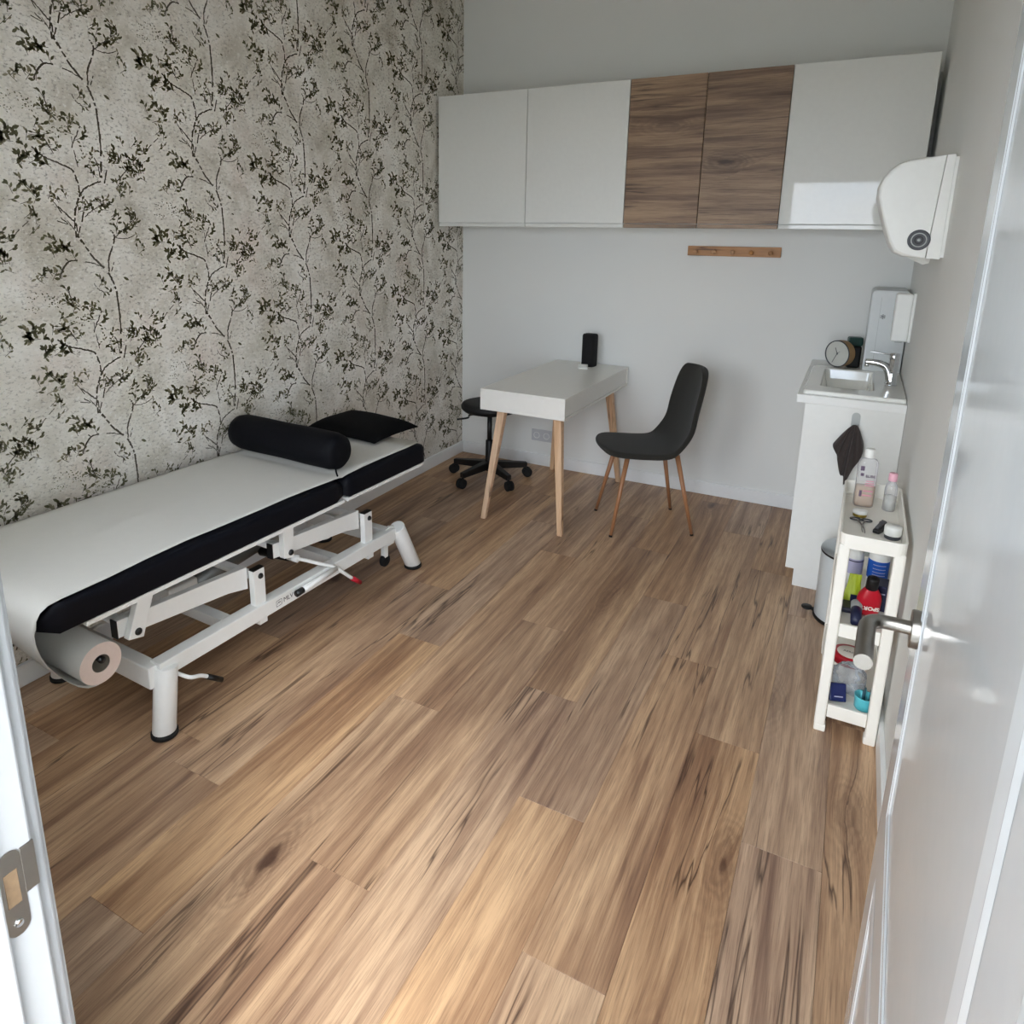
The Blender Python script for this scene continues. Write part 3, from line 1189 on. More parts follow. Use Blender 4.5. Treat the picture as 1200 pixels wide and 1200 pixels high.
for y, z in ((-.045, .40), (.57, .40), (.425, .355), (1.03, .355)):   # cross shafts between the two sides
    bm = nb()
    tube(bm, [(-.545, y, z), (-.055, y, z)], .017, 16)
    obj('cross_shaft', bm, M_METAL, bed, True)
# lift drive, gearbox and sloping plates underneath
bm = nb()
tube(bm, [(-.28, .33, .285), (-.28, .70, .33)], .034, 20)
obj('lift_drive', bm, M_GREYIN, bed, True)
bm = nb()
tube(bm, [(-.28, .70, .33), (-.28, .99, .365)], .014, 14)
obj('spindle', bm, M_CHROME, bed, True)
bm = nb()
box(bm, -.335, -.225, .22, .34, .235, .335, .008, 2)
obj('motor_housing', bm, M_METAL, bed)
for y0, y1 in ((.10, .30), (.70, .92)):
    bm = nb()
    prism(bm, [(y0, .50), (y1, .50), (y1 - .02, .455), (y0 + .09, .42)], 'x', -.40, -.17)
    obj('tilt_plate', bm, M_METAL, bed)
for y0, y1 in ((.285, .325), (.84, .88)):
    bxo('base_strut', M_METAL, bed, -.554, -.036, y0, y1, .205, .245)
bm = nb()
tube(bm, [(-.25, .66, .30), (-.10, .66, .315)], .020, 16)
obj('crank_gear', bm, M_BLACK, bed, True)
bm = nb()
tube(bm, [(-.10, .66, .315), (-.055, .665, .312)], .015, 16)
obj('crank_socket', bm, M_METAL, bed, True)
# crank with red grip, and pedal bar along the rail
bm = nb()
tube(bm, smooth_path([(-.06, .668, .312), (.0, .735, .275), (.022, .785, .246), (.034, .815, .215), (.038, .865, .166)], 5), .0075, 12)
ck = obj('crank', bm, M_METAL, bed, True)
bm = nb()
tube(bm, [(.038, .866, .165), (.040, .915, .124)], [.0105, .0095], 14)
obj('grip', bm, M_RED, ck, True)
bm = nb()
tube(bm, [(.026, .60, .232), (.026, .79, .240)], .011, 14)
pb = obj('pedal_bar', bm, M_METAL, bed, True)
bm = nb()
tube(bm, [(.026, .568, .2305), (.026, .602, .232)], .0125, 14)
obj('end_cap', bm, M_BLACK, pb, True)
# adjusting lever beside the near leg
bm = nb()
tube(bm, smooth_path([(-.02, .06, .192), (.05, .075, .183), (.055, .112, .168), (.058, .135, .152)], 5), .0065, 12)
lv = obj('adjusting_lever', bm, M_METAL, bed, True)
bm = nb()
tube(bm, [(.058, .134, .153), (.060, .186, .110)], .009, 12)
obj('grip', bm, M_BLACK, lv, True)
# castors by the base ends, small rail feet
for x, y in ((-.055, 1.20), (-.51, 1.20), (-.055, .06), (-.51, .06)):
    bm = nb()
    box(bm, x - .012, x + .012, y - .014, y + .014, .095, .20, .003)
    cs = obj('castor_fork', bm, M_METAL, bed)
    bm = nb()
    lathe(bm, [(0, -.011), (.026, -.011), (.030, -.007), (.030, .007), (.026, .011), (0, .011)], 22, M=Matrix.Translation((x, y, .080)) @ Matrix.Rotation(math.pi / 2, 4, 'Y'))
    obj('wheel', bm, M_RUBBER, cs, True)
for y in (.405, 1.01):
    o = bxo('rail_stop', M_METAL, bed, -.03, .008, y, y + .035, .180, .1985)
# maker's mark on the rail
MK = Matrix.Translation((.0125, .495, .2265)) @ Matrix.Rotation(math.pi / 2, 4, 'Z') @ Matrix.Rotation(math.pi / 2, 4, 'X')
bm = nb()
for a, b in (((-.013, -.012), (-.013, .010)), ((-.013, .010), (.013, .012)), ((.013, .012), (.013, -.010)), ((.013, -.010), (-.013, -.012)),
             ((-.008, -.004), (-.003, .005)), ((-.003, .005), (.0, -.002)), ((.0, -.002), (.004, .006)), ((.004, .006), (.008, -.003))):
    d = Vector((b[0] - a[0], b[1] - a[1], 0)).normalized()
    s = Vector((-d.y, d.x, 0)) * .0009
    A, B = Vector((a[0], a[1], 0)), Vector((b[0], b[1], 0))
    v = [bm.verts.new(MK @ p) for p in (A + s, B + s, B - s, A - s)]
    bm.faces.new(v)
obj('maker_emblem', bm, M_GREY, bed)
text_obj('maker_lettering', 'MLV', .026, M_GREY, bed, Matrix.Translation((.0122, .541, .2265)) @ Matrix.Rotation(math.pi / 2, 4, 'Z') @ Matrix.Rotation(math.pi / 2, 4, 'X'), .0002)

# roll holder
bm = nb()
tube(bm, [(-.62, -.146, .348), (-.016, -.146, .348)], .0085, 14)
rh = obj('roll_holder', bm, M_BLACK, bed, True)
bm = nb()
tube(bm, [(-.030, -.146, .348), (-.020, -.146, .348)], .0105, 16)
obj('end_cap', bm, M_BLACK, rh, True)
for x in (-.612,):
    bm = nb()
    beam(bm, (x, -.146, .320), (x, -.13, .505), .006, .03, up=(0, 1, 0))
    obj('hanger_strap', bm, M_METAL, rh)

# ------------------------------------------------------------------ paper roll with the sheet drawn over the bed
pap = empty('paper_roll', (.645, -3.03, .271), -R(2.1), 'wide examination paper roll under the bed, its sheet drawn over the padding', 'paper roll')
zo = .271
RY, RZ, RR = -.146, .334 - zo, .0625
bm = nb()
Mx = Matrix.Translation((-.605, RY, RZ)) @ Matrix.Rotation(math.pi / 2, 4, 'Y')
lathe(bm, [(.0265, 0), (RR, 0), (RR, .577), (.0265, .577)], 48, M=Mx)
o = obj('roll', bm, [M_SHEET, M_ROLLEND], pap)
for p in o.data.polygons:
    p.use_smooth = False
    if abs(p.normal.x) > .9:
        p.material_index = 1
    elif (Vector((0, p.center.y - RY, p.center.z - RZ))).length > .05:
        p.use_smooth = True
bm = nb()
lathe(bm, [(.0264, .002), (.0264, .575), (.0245, .575), (.0245, .002)], 24, M=Mx)
obj('core_tube', bm, mat('cardboard', (112, 104, 92), .9), pap, True)

NX = 26
rs = random.Random(5)
prof_top = [(1.405, .6065), (1.30, .607), (1.15, .607), (1.0, .607), (.90, .6065), (.875, .605), (.858, .601), (.842, .605), (.81, .6068), (.70, .607), (.58, .607), (.45, .607), (.3, .607),
            (.15, .607), (0, .607), (-.12, .607), (-.20, .6068), (-.25, .606), (-.285, .6015), (-.306, .590), (-.3175, .572), (-.321, .55)]
rows = []
hang_r = [(-.322, .53), (-.318, .495), (-.308, .455), (-.292, .415), (-.268, .372), (-.240, .33), (-.214, .298), (-.188, .278), (-.165, .2712), (-.146, .2708)]
hang_l = [(-.321, .535), (-.316, .515), (-.304, .49), (-.286, .462), (-.266, .43), (-.245, .395), (-.226, .36), (-.2095, .33), (-.200, .300), (-.180, .280)]
for i, (y, z) in enumerate(prof_top):
    row = []
    for k in range(NX + 1):
        t = k / NX
        yy = y
        xr = .004 + .010 * max(0, min(1, (-y) / .25)) - .006 * math.sin(y * 5.1) - .004 * math.sin(y * 13)
        if y > .9:
            xr -= .002
        xx = -.603 + (xr + .603) * t
        zz = z + .0007 * math.sin(yy * 9 + xx * 14) * .7 + .0022 * math.exp(-((xx + .30) / .012) ** 2) + .0008 * math.sin(xx * 40 + yy * 3)
        if t > .97:
            zz -= .001
        row.append((xx, yy, max(zz, .6015 if y > -.2 else z - .001) - zo))
    rows.append(row)
for i in range(10):
    row = []
    for k in range(NX + 1):
        t = k / NX
        a, b = hang_l[i], hang_r[i]
        s = t ** .8
        y = a[0] + (b[0] - a[0]) * s
        z = a[1] + (b[1] - a[1]) * s
        f = (i + 1) / 10
        xr = .012 - .042 * min(1, f * 1.6)
        xx = -.603 + (xr + .603) * t
        row.append((xx, y + .002 * math.sin(xx * 17), z - zo))
    rows.append(row)
bm = nb()
grid_mesh(bm, rows)
sh = obj('sheet', bm, M_SHEET, pap, True)
m_ = sh.modifiers.new('paper_thickness', 'SOLIDIFY')
m_.thickness = .0006
m_.offset = 1

# ------------------------------------------------------------------ bolster and pillow on the bed
bo = empty('bolster', (.352, -2.115, .6115), -R(2.6), 'black vinyl bolster lying across the treatment bed', 'bolster')
bm = nb()
L, r = .305, .077
prof = [(0, -L - .004), (.03, -L - .004), (.055, -L + .002), (.069, -L + .016), (r, -L + .05)] + [(r + .001 * math.sin(i), -L + .05 + (2 * L - .1) * i / 10) for i in range(1, 10)] + [(r, L - .05), (.070, L - .014), (.056, L), (.03, L + .005), (0, L + .005)]
lathe(bm, prof, 36, M=Matrix.Translation((0, 0, r)) @ Matrix.Rotation(math.pi / 2, 4, 'Y'))
obj('cushion_roll', bm, M_BOLST, bo, True)
bm = nb()
tube(bm, smooth_path([(L - .012, -.03, .026), (L + .012, -.05, .010), (L + .032, -.065, .003)], 4), .0035, 8)
obj('strap', bm, M_BOLST, bo, True)

pw = empty('pillow', (.352, -1.612, .6115), -R(3), 'flat black pillow lying at the head of the treatment bed', 'pillow')
bm = nb()
a, b = .222, .168
rows_t, rows_b = [], []
N = 18
for i in range(N + 1):
    rt, rb = [], []
    for k in range(N + 1):
        u, v = -1 + 2 * i / N, -1 + 2 * k / N
        pin = 1 - .07 * (1 - abs(u) ** 2.0) * abs(v) ** 6
        piv = 1 - .07 * (1 - abs(v) ** 2.0) * abs(u) ** 6
        x_, y_ = a * u * piv, b * v * pin
        th = .052 * (max(0, 1 - u ** 4) ** .6) * (max(0, 1 - v ** 4) ** .6)
        th *= 1 + .06 * math.sin(5 * u + 3 * v)
        zc = .010 + .020 * (1 if (u < 0 and v > 0) else 0) * abs(u * v) ** 2
        rt.append((x_, y_, zc + th + .002))
        rb.append((x_, y_, max(.0005, zc - .010 * (1 - u * u) * (1 - v * v) * 1.0)))
    rows_t.append(rt)
    rows_b.append(rb)
vt = grid_mesh(bm, rows_t)
vb = grid_mesh(bm, rows_b)
edge_t = [vt[0][k] for k in range(N + 1)] + [vt[i][N] for i in range(1, N + 1)] + [vt[N][k] for k in range(N - 1, -1, -1)] + [vt[i][0] for i in range(N - 1, 0, -1)]
edge_b = [vb[0][k] for k in range(N + 1)] + [vb[i][N] for i in range(1, N + 1)] + [vb[N][k] for k in range(N - 1, -1, -1)] + [vb[i][0] for i in range(N - 1, 0, -1)]
for k in range(len(edge_t)):
    j = (k + 1) % len(edge_t)
    bm.faces.new((edge_t[k], edge_t[j], edge_b[j], edge_b[k]))
obj('pillow_cover', bm, M_PILLOW, pw, True)

# ------------------------------------------------------------------ desk
dk = empty('desk', (.957, -.535, 0), -R(1.0), 'small white desk with tapered wooden legs against the wall', 'desk')
hx, hy, zt, zb = .2435, .510, .752, .637
o = bxo('desk_top', M_TABLE, dk, -hx, hx, -hy, hy, zt - .014, zt)
bevel_mod(o, .0015, 2)
o = bxo('bottom_board', M_TABLE, dk, -hx, hx, -hy, hy, zb, zb + .012)
bevel_mod(o, .0015, 2)
for s in (-1, 1):
    o = bxo('end_panel', M_TABLE, dk, -hx, hx, s * hy - .012 if s > 0 else -hy, hy if s > 0 else -hy + .012, zb + .012, zt - .014)
    o = bxo('drawer_front', M_TABLE, dk, s * (hx - .006) - .007, s * (hx - .006) - .001 if s > 0 else s * (hx - .006) + .005, -hy + .014, hy - .014, zb + .014, zt - .017)
for sx in (-1, 1):
    for sy in (-1, 1):
        top = (sx * .163, sy * .395, zb)
        bot = (sx * .232, sy * .478, 0)
        bm = nb()
        beam(bm, bot, top, .028, .028, up=(0, 1, 0), w2=.045, h2=.045)
        for v in bm.verts:
            if v.co.z < .02:
                v.co.z = .0004
        o = obj('leg', bm, 'beech', dk)
        bevel_mod(o, .004, 2)

sk = empty('speaker', (.985, -.125, .752), -R(12), 'tall black cylindrical speaker standing on the desk', 'speaker')
bm = nb()
sec = []
for k in range(28):
    a = 2 * math.pi * k / 28
    c, s = math.cos(a), math.sin(a)
    e = .55
    sec.append((.043 * math.copysign(abs(c) ** e, c), .040 * math.copysign(abs(s) ** e, s)))
rings = []
for z, k in ((0, .9), (.004, .97), (.012, 1), (.186, 1), (.197, .96), (.202, .86), (.2035, .6)):
    rings.append([bm.verts.new((p[0] * k, p[1] * k, z)) for p in sec])
for a, b in zip(rings, rings[1:]):
    for k in range(28):
        bm.faces.new((a[k], a[(k + 1) % 28], b[(k + 1) % 28], b[k]))
bm.faces.new(rings[0])
bm.faces.new(rings[-1])
obj('speaker_body', bm, mat('black_grille_cloth', (12, 12, 13), .8, bump=.4, bscale=900), sk, True)
bm = nb()
lathe(bm, [(0, .2036), (.020, .2036), (.021, .2046), (0, .205)], 20)
obj('control_disc', bm, M_BLACK, sk, True)

eb = empty('earbud_case', (.985, -.235, .752), R(20), 'small white earbud case lying beside the black speaker', 'earbud case')
bm = nb()
box(bm, -.030, .030, -.022, .022, 0, .0135, .006, 3)
obj('case_base', bm, M_PLAST, eb, True)
bm = nb()
box(bm, -.030, .030, -.022, .022, .0142, .026, .006, 3)
obj('case_lid', bm, M_PLAST, eb, True)

# ------------------------------------------------------------------ stool
st = empty('rolling_stool', (.442, -.42, 0), 0, 'black round rolling stool on a five-star base behind the desk', 'stool')
bm = nb()
lathe(bm, [(0, .452), (.13, .452), (.165, .458), (.182, .474), (.184, .490), (.175, .506), (.145, .515), (.06, .511), (0, .509)], 40)
obj('seat', bm, M_STOOL, st, True)
bm = nb()
lathe(bm, [(0, .432), (.075, .432), (.085, .452), (0, .453)], 24)
obj('seat_plate', bm, M_BLACK, st, True)
bm = nb()
tube(bm, [(0, 0, .22), (0, 0, .44)], .0155, 18)
obj('gas_lift', bm, M_BLACK, st, True)
bm = nb()
lathe(bm, [(0, .06), (.030, .06), (.030, .10), (.026, .13), (.024, .258), (.021, .262), (0, .262)], 24)
obj('column', bm, M_BLACK, st, True)
bm = nb()
tube(bm, smooth_path([(-.03, -.04, .442), (-.09, -.10, .438), (-.10, -.105, .420), (-.165, -.13, .406)], 4), .006, 10)
obj('height_lever', bm, M_BLACK, st, True)
for k in range(5):
    a = R(-105 + 72 * k)
    d = Vector((math.cos(a), math.sin(a), 0))
    bm = nb()
    beam(bm, d * .018 + Vector((0, 0, .098)), d * .252 + Vector((0, 0, .083)), .050, .052, w2=.034, h2=.034)
    ar = obj('base_arm', bm, M_BLACK, st)
    bevel_mod(ar, .005, 2)
    bm = nb()
    q = d * .243
    tube(bm, [q + Vector((0, 0, .05)), q + Vector((0, 0, .078))], .008, 10)
    sdv = Vector((-d.y, d.x, 0))
    for s in (-1, 1):
        lathe(bm, [(0, -.010), (.025, -.010), (.0310, -.006), (.0310, .006), (.025, .010), (0, .010)], 20,
              M=Matrix.Translation(q + sdv * s * .013 + Vector((0, 0, .0313)) + d * .012) @ Matrix.Rotation(a, 4, 'Z') @ Matrix.Rotation(math.pi / 2, 4, 'X'))
    box(bm, -.022, .018, -.006, .006, .02, .055, .004, 2, M=Matrix.Translation(q + d * .008) @ Matrix.Rotation(a, 4, 'Z'))
    obj('castor', bm, M_RUBBER, ar)

# ------------------------------------------------------------------ chair
FA = math.atan2(-.52, -.854)
chr_ = empty('chair', (1.512, -.63, 0), FA, 'charcoal upholstered shell chair with brown tapered legs beside the desk', 'chair')
# local +x is the front, +y the right-hand side of the sitter
prof = [(.266, .4700), (.252, .4715), (.225, .4730), (.18, .4735), (.10, .469), (.0, .463), (-.08, .463), (-.135, .475), (-.172, .510), (-.196, .565), (-.215, .64), (-.232, .72), (-.248, .79), (-.262, .845), (-.270, .872), (-.273, .882)]
half = [.095, .145, .182, .207, .213, .214, .213, .211, .208, .205, .202, .197, .187, .165, .130, .085]
NV = 16
rows = []
for i, ((px, pz), hw) in enumerate(zip(prof, half)):
    row = []
    back = max(0, min(1, (pz - .47) / .15)) if i > 7 else 0
    for k in range(NV + 1):
        t = -1 + 2 * k / NV
        cup = abs(t) ** 2.4
        x_, z_ = px, pz
        if i <= 8:
            z_ += -.014 * cup * (.7, .75, .8, .9, 1, 1, 1, 1, 1)[i]      # seat edges roll down
        x_ += .040 * cup * back                            # back wraps forward
        if i < 4:
            x_ -= (.020, .022, .018, .008)[i] * cup           # rounded front edge
        if i in (7, 8):
            x_ += .030 * cup
            z_ += .010 * cup
        row.append((x_ + .014, t * hw, z_ + .008))
    rows.append(row)
# padded thickness: the underside follows the profile, a little narrower than the top
under = []
for i, row in enumerate(rows):
    pa, pb = Vector(prof[max(i - 1, 0)]), Vector(prof[min(i + 1, len(prof) - 1)])
    t = (pb - pa).normalized()
    nx, nz = t.y, -t.x          # below the seat, behind the back
    if nz > 0 and i < 7:
        nx, nz = -nx, -nz
    if i > 6 and nx > 0:
        nx, nz = -nx, -nz
    th = .033 if 0 < i < len(rows) - 1 else .026
    if i < 3:
        nx, nz = -.30 + .10 * i, -1.0
    under.append([(p[0] + nx * th, p[1] * .955, p[2] + nz * th) for p in row])
bm = nb()
va = grid_mesh(bm, rows)
vb = grid_mesh(bm, under)
rim = lambda g: [g[0][k] for k in range(NV + 1)] + [g[i][NV] for i in range(1, len(g))] + [g[-1][k] for k in range(NV - 1, -1, -1)] + [g[i][0] for i in range(len(g) - 2, 0, -1)]
ra, rb_ = rim(va), rim(vb)
for k in range(len(ra)):
    j = (k + 1) % len(ra)
    bm.faces.new((ra[k], ra[j], rb_[j], rb_[k]))
o = obj('shell', bm, M_CHAIR, chr_, True)
sub_mod(o, 2)
bm = nb()
box(bm, -.140, .15, -.125, .125, .415, .429, .004)
obj('under_frame', bm, M_BLACK, chr_)
for sx in (-1, 1):
    for sy in (-1, 1):
        bm = nb()
        tube(bm, [(sx * .219, sy * .181, .0035), (.135 if sx > 0 else -.128, sy * .118, .430)], [.0085, .0135], 16)
        l_ = obj('leg', bm, M_CHLEG, chr_, True)
        bm = nb()
        tube(bm, [(sx * .2195, sy * .1815, .0003), (sx * .218, sy * .180, .010)], .0095, 14)
        obj('foot_cap', bm, M_BLACK, l_, True)
# ------------------------------------------------------------------ sink unit along the right wall
sc = empty('sink_cabinet', (2.467, -.5, 0), 0, 'narrow white gloss cabinet under the washbasin', 'cabinet')
X0 = 2.467
bxo('body', M_CARC, sc, 2.296 - X0, XR - .002 - X0, -.474, .498, .086, .760)
o = bxo('end_panel', M_GLOSS, sc, 2.276 - X0, XR - .002 - X0, -.492, -.474, .084, .858)
for k in range(2):
    y0 = -.472 + k * .485
    d_ = bxo('door', M_GLOSS, sc, 2.277 - X0, 2.295 - X0, y0, y0 + .482, .088, .855)
    bevel_mod(d_, .0015, 2)
    bxo('handle', M_STEEL, d_, 2.262 - X0, 2.2765 - X0, y0 + (.40 if k == 0 else .06), y0 + (.41 if k == 0 else .07), .62, .76)
bxo('plinth', M_CARC, sc, 2.312 - X0, XR - .016 - X0, -.488, .484, .0004, .084)

wt = empty('worktop', (2.447, -.5, .858), 0, 'white worktop slab on the sink cabinet', 'worktop')
bm = nb()
wx0, wx1 = 2.240 - 2.447, XR - .001 - 2.447
hx0, hx1, hy0, hy1 = -.128, .086, -.35, .15
oc = [(wx0, -.495), (wx1, -.495), (wx1, .4985), (wx0, .4985)]
ic = [(hx0, hy0), (hx1, hy0), (hx1, hy1), (hx0, hy1)]
lv4 = [[bm.verts.new((x_, y_, z_)) for x_, y_ in c_] for c_, z_ in ((oc, .0005), (oc, .0365), (ic, .0365), (ic, .0005))]
for q in range(4):
    a_, b_ = lv4[q], lv4[(q + 1) % 4]
    for k in range(4):
        bm.faces.new((a_[k], a_[(k + 1) % 4], b_[(k + 1) % 4], b_[k]))
o = obj('slab', bm, M_STONE, wt)
bevel_mod(o, .002, 2)

ws = empty('washbasin', (2.456, -.62, .895), 0, 'white ceramic washbasin with a rectangular bowl on the worktop', 'washbasin')
# rim slab with a bowl let into it
bm = nb()
xo0, xo1, yo0, yo1 = -.196, .195, -.345, .330
xi0, xi1, yi0, yi1 = -.132, .072, -.222, .262
zr = .0165
dp = -.031


def rect(x0, x1, y0, y1, z, r=0.):
    if r <= 0:
        return [bm.verts.new(p) for p in ((x0, y0, z), (x1, y0, z), (x1, y1, z), (x0, y1, z))]
    out = []
    for cx_, cy_, a0 in ((x1 - r, y1 - r, 0), (x0 + r, y1 - r, 90), (x0 + r, y0 + r, 180), (x1 - r, y0 + r, 270)):
        for k in range(5):
            a = R(a0 + k * 22.5)
            out.append(bm.verts.new((cx_ + r * math.cos(a), cy_ + r * math.sin(a), z)))
    return out


lo = [rect(xo0, xo1, yo0, yo1, .0, .012), rect(xo0, xo1, yo0, yo1, zr - .004, .012), rect(xo0 + .004, xo1 - .004, yo0 + .004, yo1 - .004, zr, .010),
      rect(xi0 - .006, xi1 + .006, yi0 - .006, yi1 + .006, zr, .018), rect(xi0, xi1, yi0, yi1, zr - .005, .018), rect(xi0 + .004, xi1 - .003, yi0 + .006, yi1 - .006, -.03, .02), rect(xi0 + .02, xi1 - .02, yi0 + .03, yi1 - .03, -.088, .03)]
for a, b in zip(lo, lo[1:]):
    n = len(a)
    for k in range(n):
        bm.faces.new((a[k], a[(k + 1) % n], b[(k + 1) % n], b[k]))
bm.faces.new(lo[-1])
obj('basin', bm, M_CERAM, ws)
bm = nb()
lathe(bm, [(0, -.0866), (.016, -.0866), (.019, -.0860), (.021, -.0868), (.021, -.0878)], 22, -.03, .02)
obj('drain', bm, M_CHROME, ws, True)
bm = nb()
box(bm, .0655, .0695, -.165, -.150, -.012, -.004, .001)
obj('overflow_slot', bm, M_GREY, ws)

fc = empty('faucet', (2.598, -.665, .912), 0, 'chrome single lever faucet on the washbasin', 'faucet')
bm = nb()
lathe(bm, [(0, 0), (.025, 0), (.026, .004), (.022, .008), (.0205, .03), (.020, .118), (0, .118)], 28)
obj('body', bm, M_CHROME, fc, True)
bm = nb()
tube(bm, smooth_path([(-.004, 0, .022), (-.012, 0, .056), (-.032, 0, .086), (-.070, 0, .097), (-.112, 0, .098)], 5), [.021 - .0075 * i / 20 for i in range(21)], 18)
sp_ = obj('spout', bm, M_CHROME, fc, True)
bm = nb()
tube(bm, [(-.104, 0, .076), (-.104, 0, .092)], .0095, 16)
obj('aerator', bm, M_CHROME, sp_, True)
bm = nb()
lathe(bm, [(.020, .1185), (.0208, .122), (.0205, .142), (.016, .147), (0, .148)], 24)
lv = obj('lever_cap', bm, M_CHROME, fc, True)
bm = nb()
beam(bm, (-.012, 0, .139), (-.098, 0, .145), .016, .007, w2=.013, h2=.005)
o = obj('lever', bm, M_CHROME, lv)
bevel_mod(o, .002, 2)

ck = empty('table_clock', (2.365, -.300, .912), R(-34), 'round table clock with pale grey face and brown body behind the basin', 'clock')
bm = nb()
Mc = Matrix.Translation((0, 0, .0685)) @ Matrix.Rotation(math.pi / 2, 4, 'X') @ Matrix.Rotation(0, 4, 'Z')
lathe(bm, [(0, -.052), (.058, -.052), (.0655, -.046), (.068, -.03), (.068, .002), (.0665, .004), (.064, .004), (.064, .0), (0, .0)], 40, M=Mc)
obj('case', bm, M_BRASS, ck, True).modifiers.new('edge', 'EDGE_SPLIT')
bm = nb()
lathe(bm, [(0, .001), (.0635, .001), (.0635, .0004)], 40, M=Mc)
obj('dial', bm, M_CLOCKF, ck)
bm = nb()
lathe(bm, [(.0635, .0012), (.0640, .0052), (.0675, .0052), (.0683, .002)], 40, M=Mc)
obj('rim', bm, M_GREY, ck, True)


def hand(name, ang, L, w, y, m):
    bm = nb()
    a = R(ang)
    d = Vector((math.sin(a), 0, math.cos(a)))
    beam(bm, Vector((0, -y, .0685)) - d * L * .15, Vector((0, -y, .0685)) + d * L, .0008, w, up=(math.cos(a), 0, -math.sin(a)))
    return obj(name, bm, m, ck)


hand('hour_hand', -24, .032, .0032, .0025, M_GREY)
hand('minute_hand', 206, .052, .0022, .0035, M_GREY)
hand('second_hand', 45, .020, .0012, .0042, M_GREY)
bm = nb()
tube(bm, [(0, -.001, .0685), (0, -.0048, .0685)], .003, 12)
obj('hand_pin', bm, M_GREY, ck)

gb = empty('soap_bottle', (2.438, -.165, .8955), R(10), 'dark green and black bottle partly hidden behind the table clock', 'bottle')
bm = nb()
box(bm, -.032, .032, -.025, .025, 0, .115, .010, 2)
obj('bottle_body', bm, M_BLACK, gb)
bm = nb()
box(bm, -.034, .034, -.027, .027, .1155, .160, .008, 2)
obj('cap', bm, M_GREEN, gb)

fg = empty('mini_fridge', (2.5655, -.16, .8955), 0, 'small white mini fridge with snowflake mark standing beside the faucet', 'mini fridge')
bm = nb()


def rrect_prism(bm, w, h, r, y0, y1, z0):
    pts = []
    for cx_, cz_, a0 in ((w - r, h - r, 0), (-w + r, h - r, 90), (-w + .012, .012, 180), (w - .012, .012, 270)):
        rr = r if a0 < 180 else .012
        for k in range(7):
            a = R(a0 + k * 15)
            pts.append((cx_ + rr * math.cos(a), z0 + cz_ + rr * math.sin(a)))
    prism(bm, pts, 'y', y0, y1)


FH = .408
rrect_prism(bm, .083, FH, .022, -.105, .145, .004)
o = obj('cabinet_body', bm, M_SILVER, fg)
bevel_mod(o, .003, 2)
bm = nb()
rrect_prism(bm, .079, FH - .008, .020, -.108, -.105, .008)
obj('door_gasket', bm, M_BLACK, fg)
bm = nb()
rrect_prism(bm, .083, FH, .022, -.142, -.108, .004)
fd = obj('door', bm, M_FRIDGE, fg)
bevel_mod(fd, .004, 2)
bm = nb()
rrect_prism(bm, .066, FH - .036, .012, -.1435, -.1415, .022)
obj('door_panel', bm, M_FRIDGE, fd)
bxo('panel_seam', M_SILVER, fd, -.040, -.0385, -.1442, -.1433, .03, FH - .03)
bm = nb()
for k in range(3):
    a = R(60 * k)
    d = Vector((math.sin(a), 0, math.cos(a))) * .012
    c_ = Vector((-.024, -.1441, .285))
    beam(bm, c_ - d, c_ + d, .0006, .0024, up=(math.cos(a), 0, -math.sin(a)))
    for s in (-1, 1):
        for t in (-1, 1):
            e_ = c_ + d * s * .55
            a2 = a + R(45 * t)
            d2 = Vector((math.sin(a2), 0, math.cos(a2))) * .005 * s
            beam(bm, e_, e_ + d2, .0006, .0018, up=(math.cos(a2), 0, -math.sin(a2)))
obj('snowflake_mark', bm, M_GREY, fd)
for sx in (-1, 1):
    for y in (-.12, .12):
        bm = nb()
        tube(bm, [(sx * .062, y, .0002), (sx * .062, y, .006)], .008, 12)
        obj('foot', bm, M_BLACK, fg)

sd_ = empty('soap_dispenser', (XR, -.535, 1.098), 0, 'white box-shaped soap dispenser on the wall above the faucet', 'soap dispenser')
bm = nb()
box(bm, -.078, -.012, -.042, .042, 0, .215, .008, 3)
obj('cover', bm, M_PLAST, sd_)
bm = nb()
box(bm, -.0125, -.0006, -.044, .044, -.002, .218, .003, 2)
obj('back_plate', bm, M_PLAST, sd_)
bm = nb()
box(bm, -.060, -.030, -.016, .016, -.008, .002, .003, 2)
obj('push_bar', bm, M_SILVER, sd_)

# ------------------------------------------------------------------ paper towel dispenser on the right wall
td = empty('paper_towel_dispenser', (XR, -1.302, 1.492), 0, 'large white rounded paper towel dispenser high on the wall', 'towel dispenser')
out = [(-.052, .0), (-.118, .004), (-.146, .018), (-.166, .052), (-.186, .105), (-.206, .165), (-.216, .20), (-.2165, .232), (-.207, .262), (-.190, .286), (-.164, .308), (-.134, .318), (-.108, .322), (-.036, .328)]
seamx = lambda z: -.055 + .020 * (z / .328)


def shell_section(k, y):
    cz, cx_ = .17, -.06
    return [(cx_ + (p[0] - cx_) * k, y, cz + (p[1] - cz) * k) for p in out]


bm = nb()
hw = .150
secs = [shell_section(.935, -hw), shell_section(.975, -hw + .004), shell_section(1.0, -hw + .020), shell_section(1.012, -.06), shell_section(1.012, .06), shell_section(1.0, hw - .020), shell_section(.975, hw - .004), shell_section(.935, hw)]
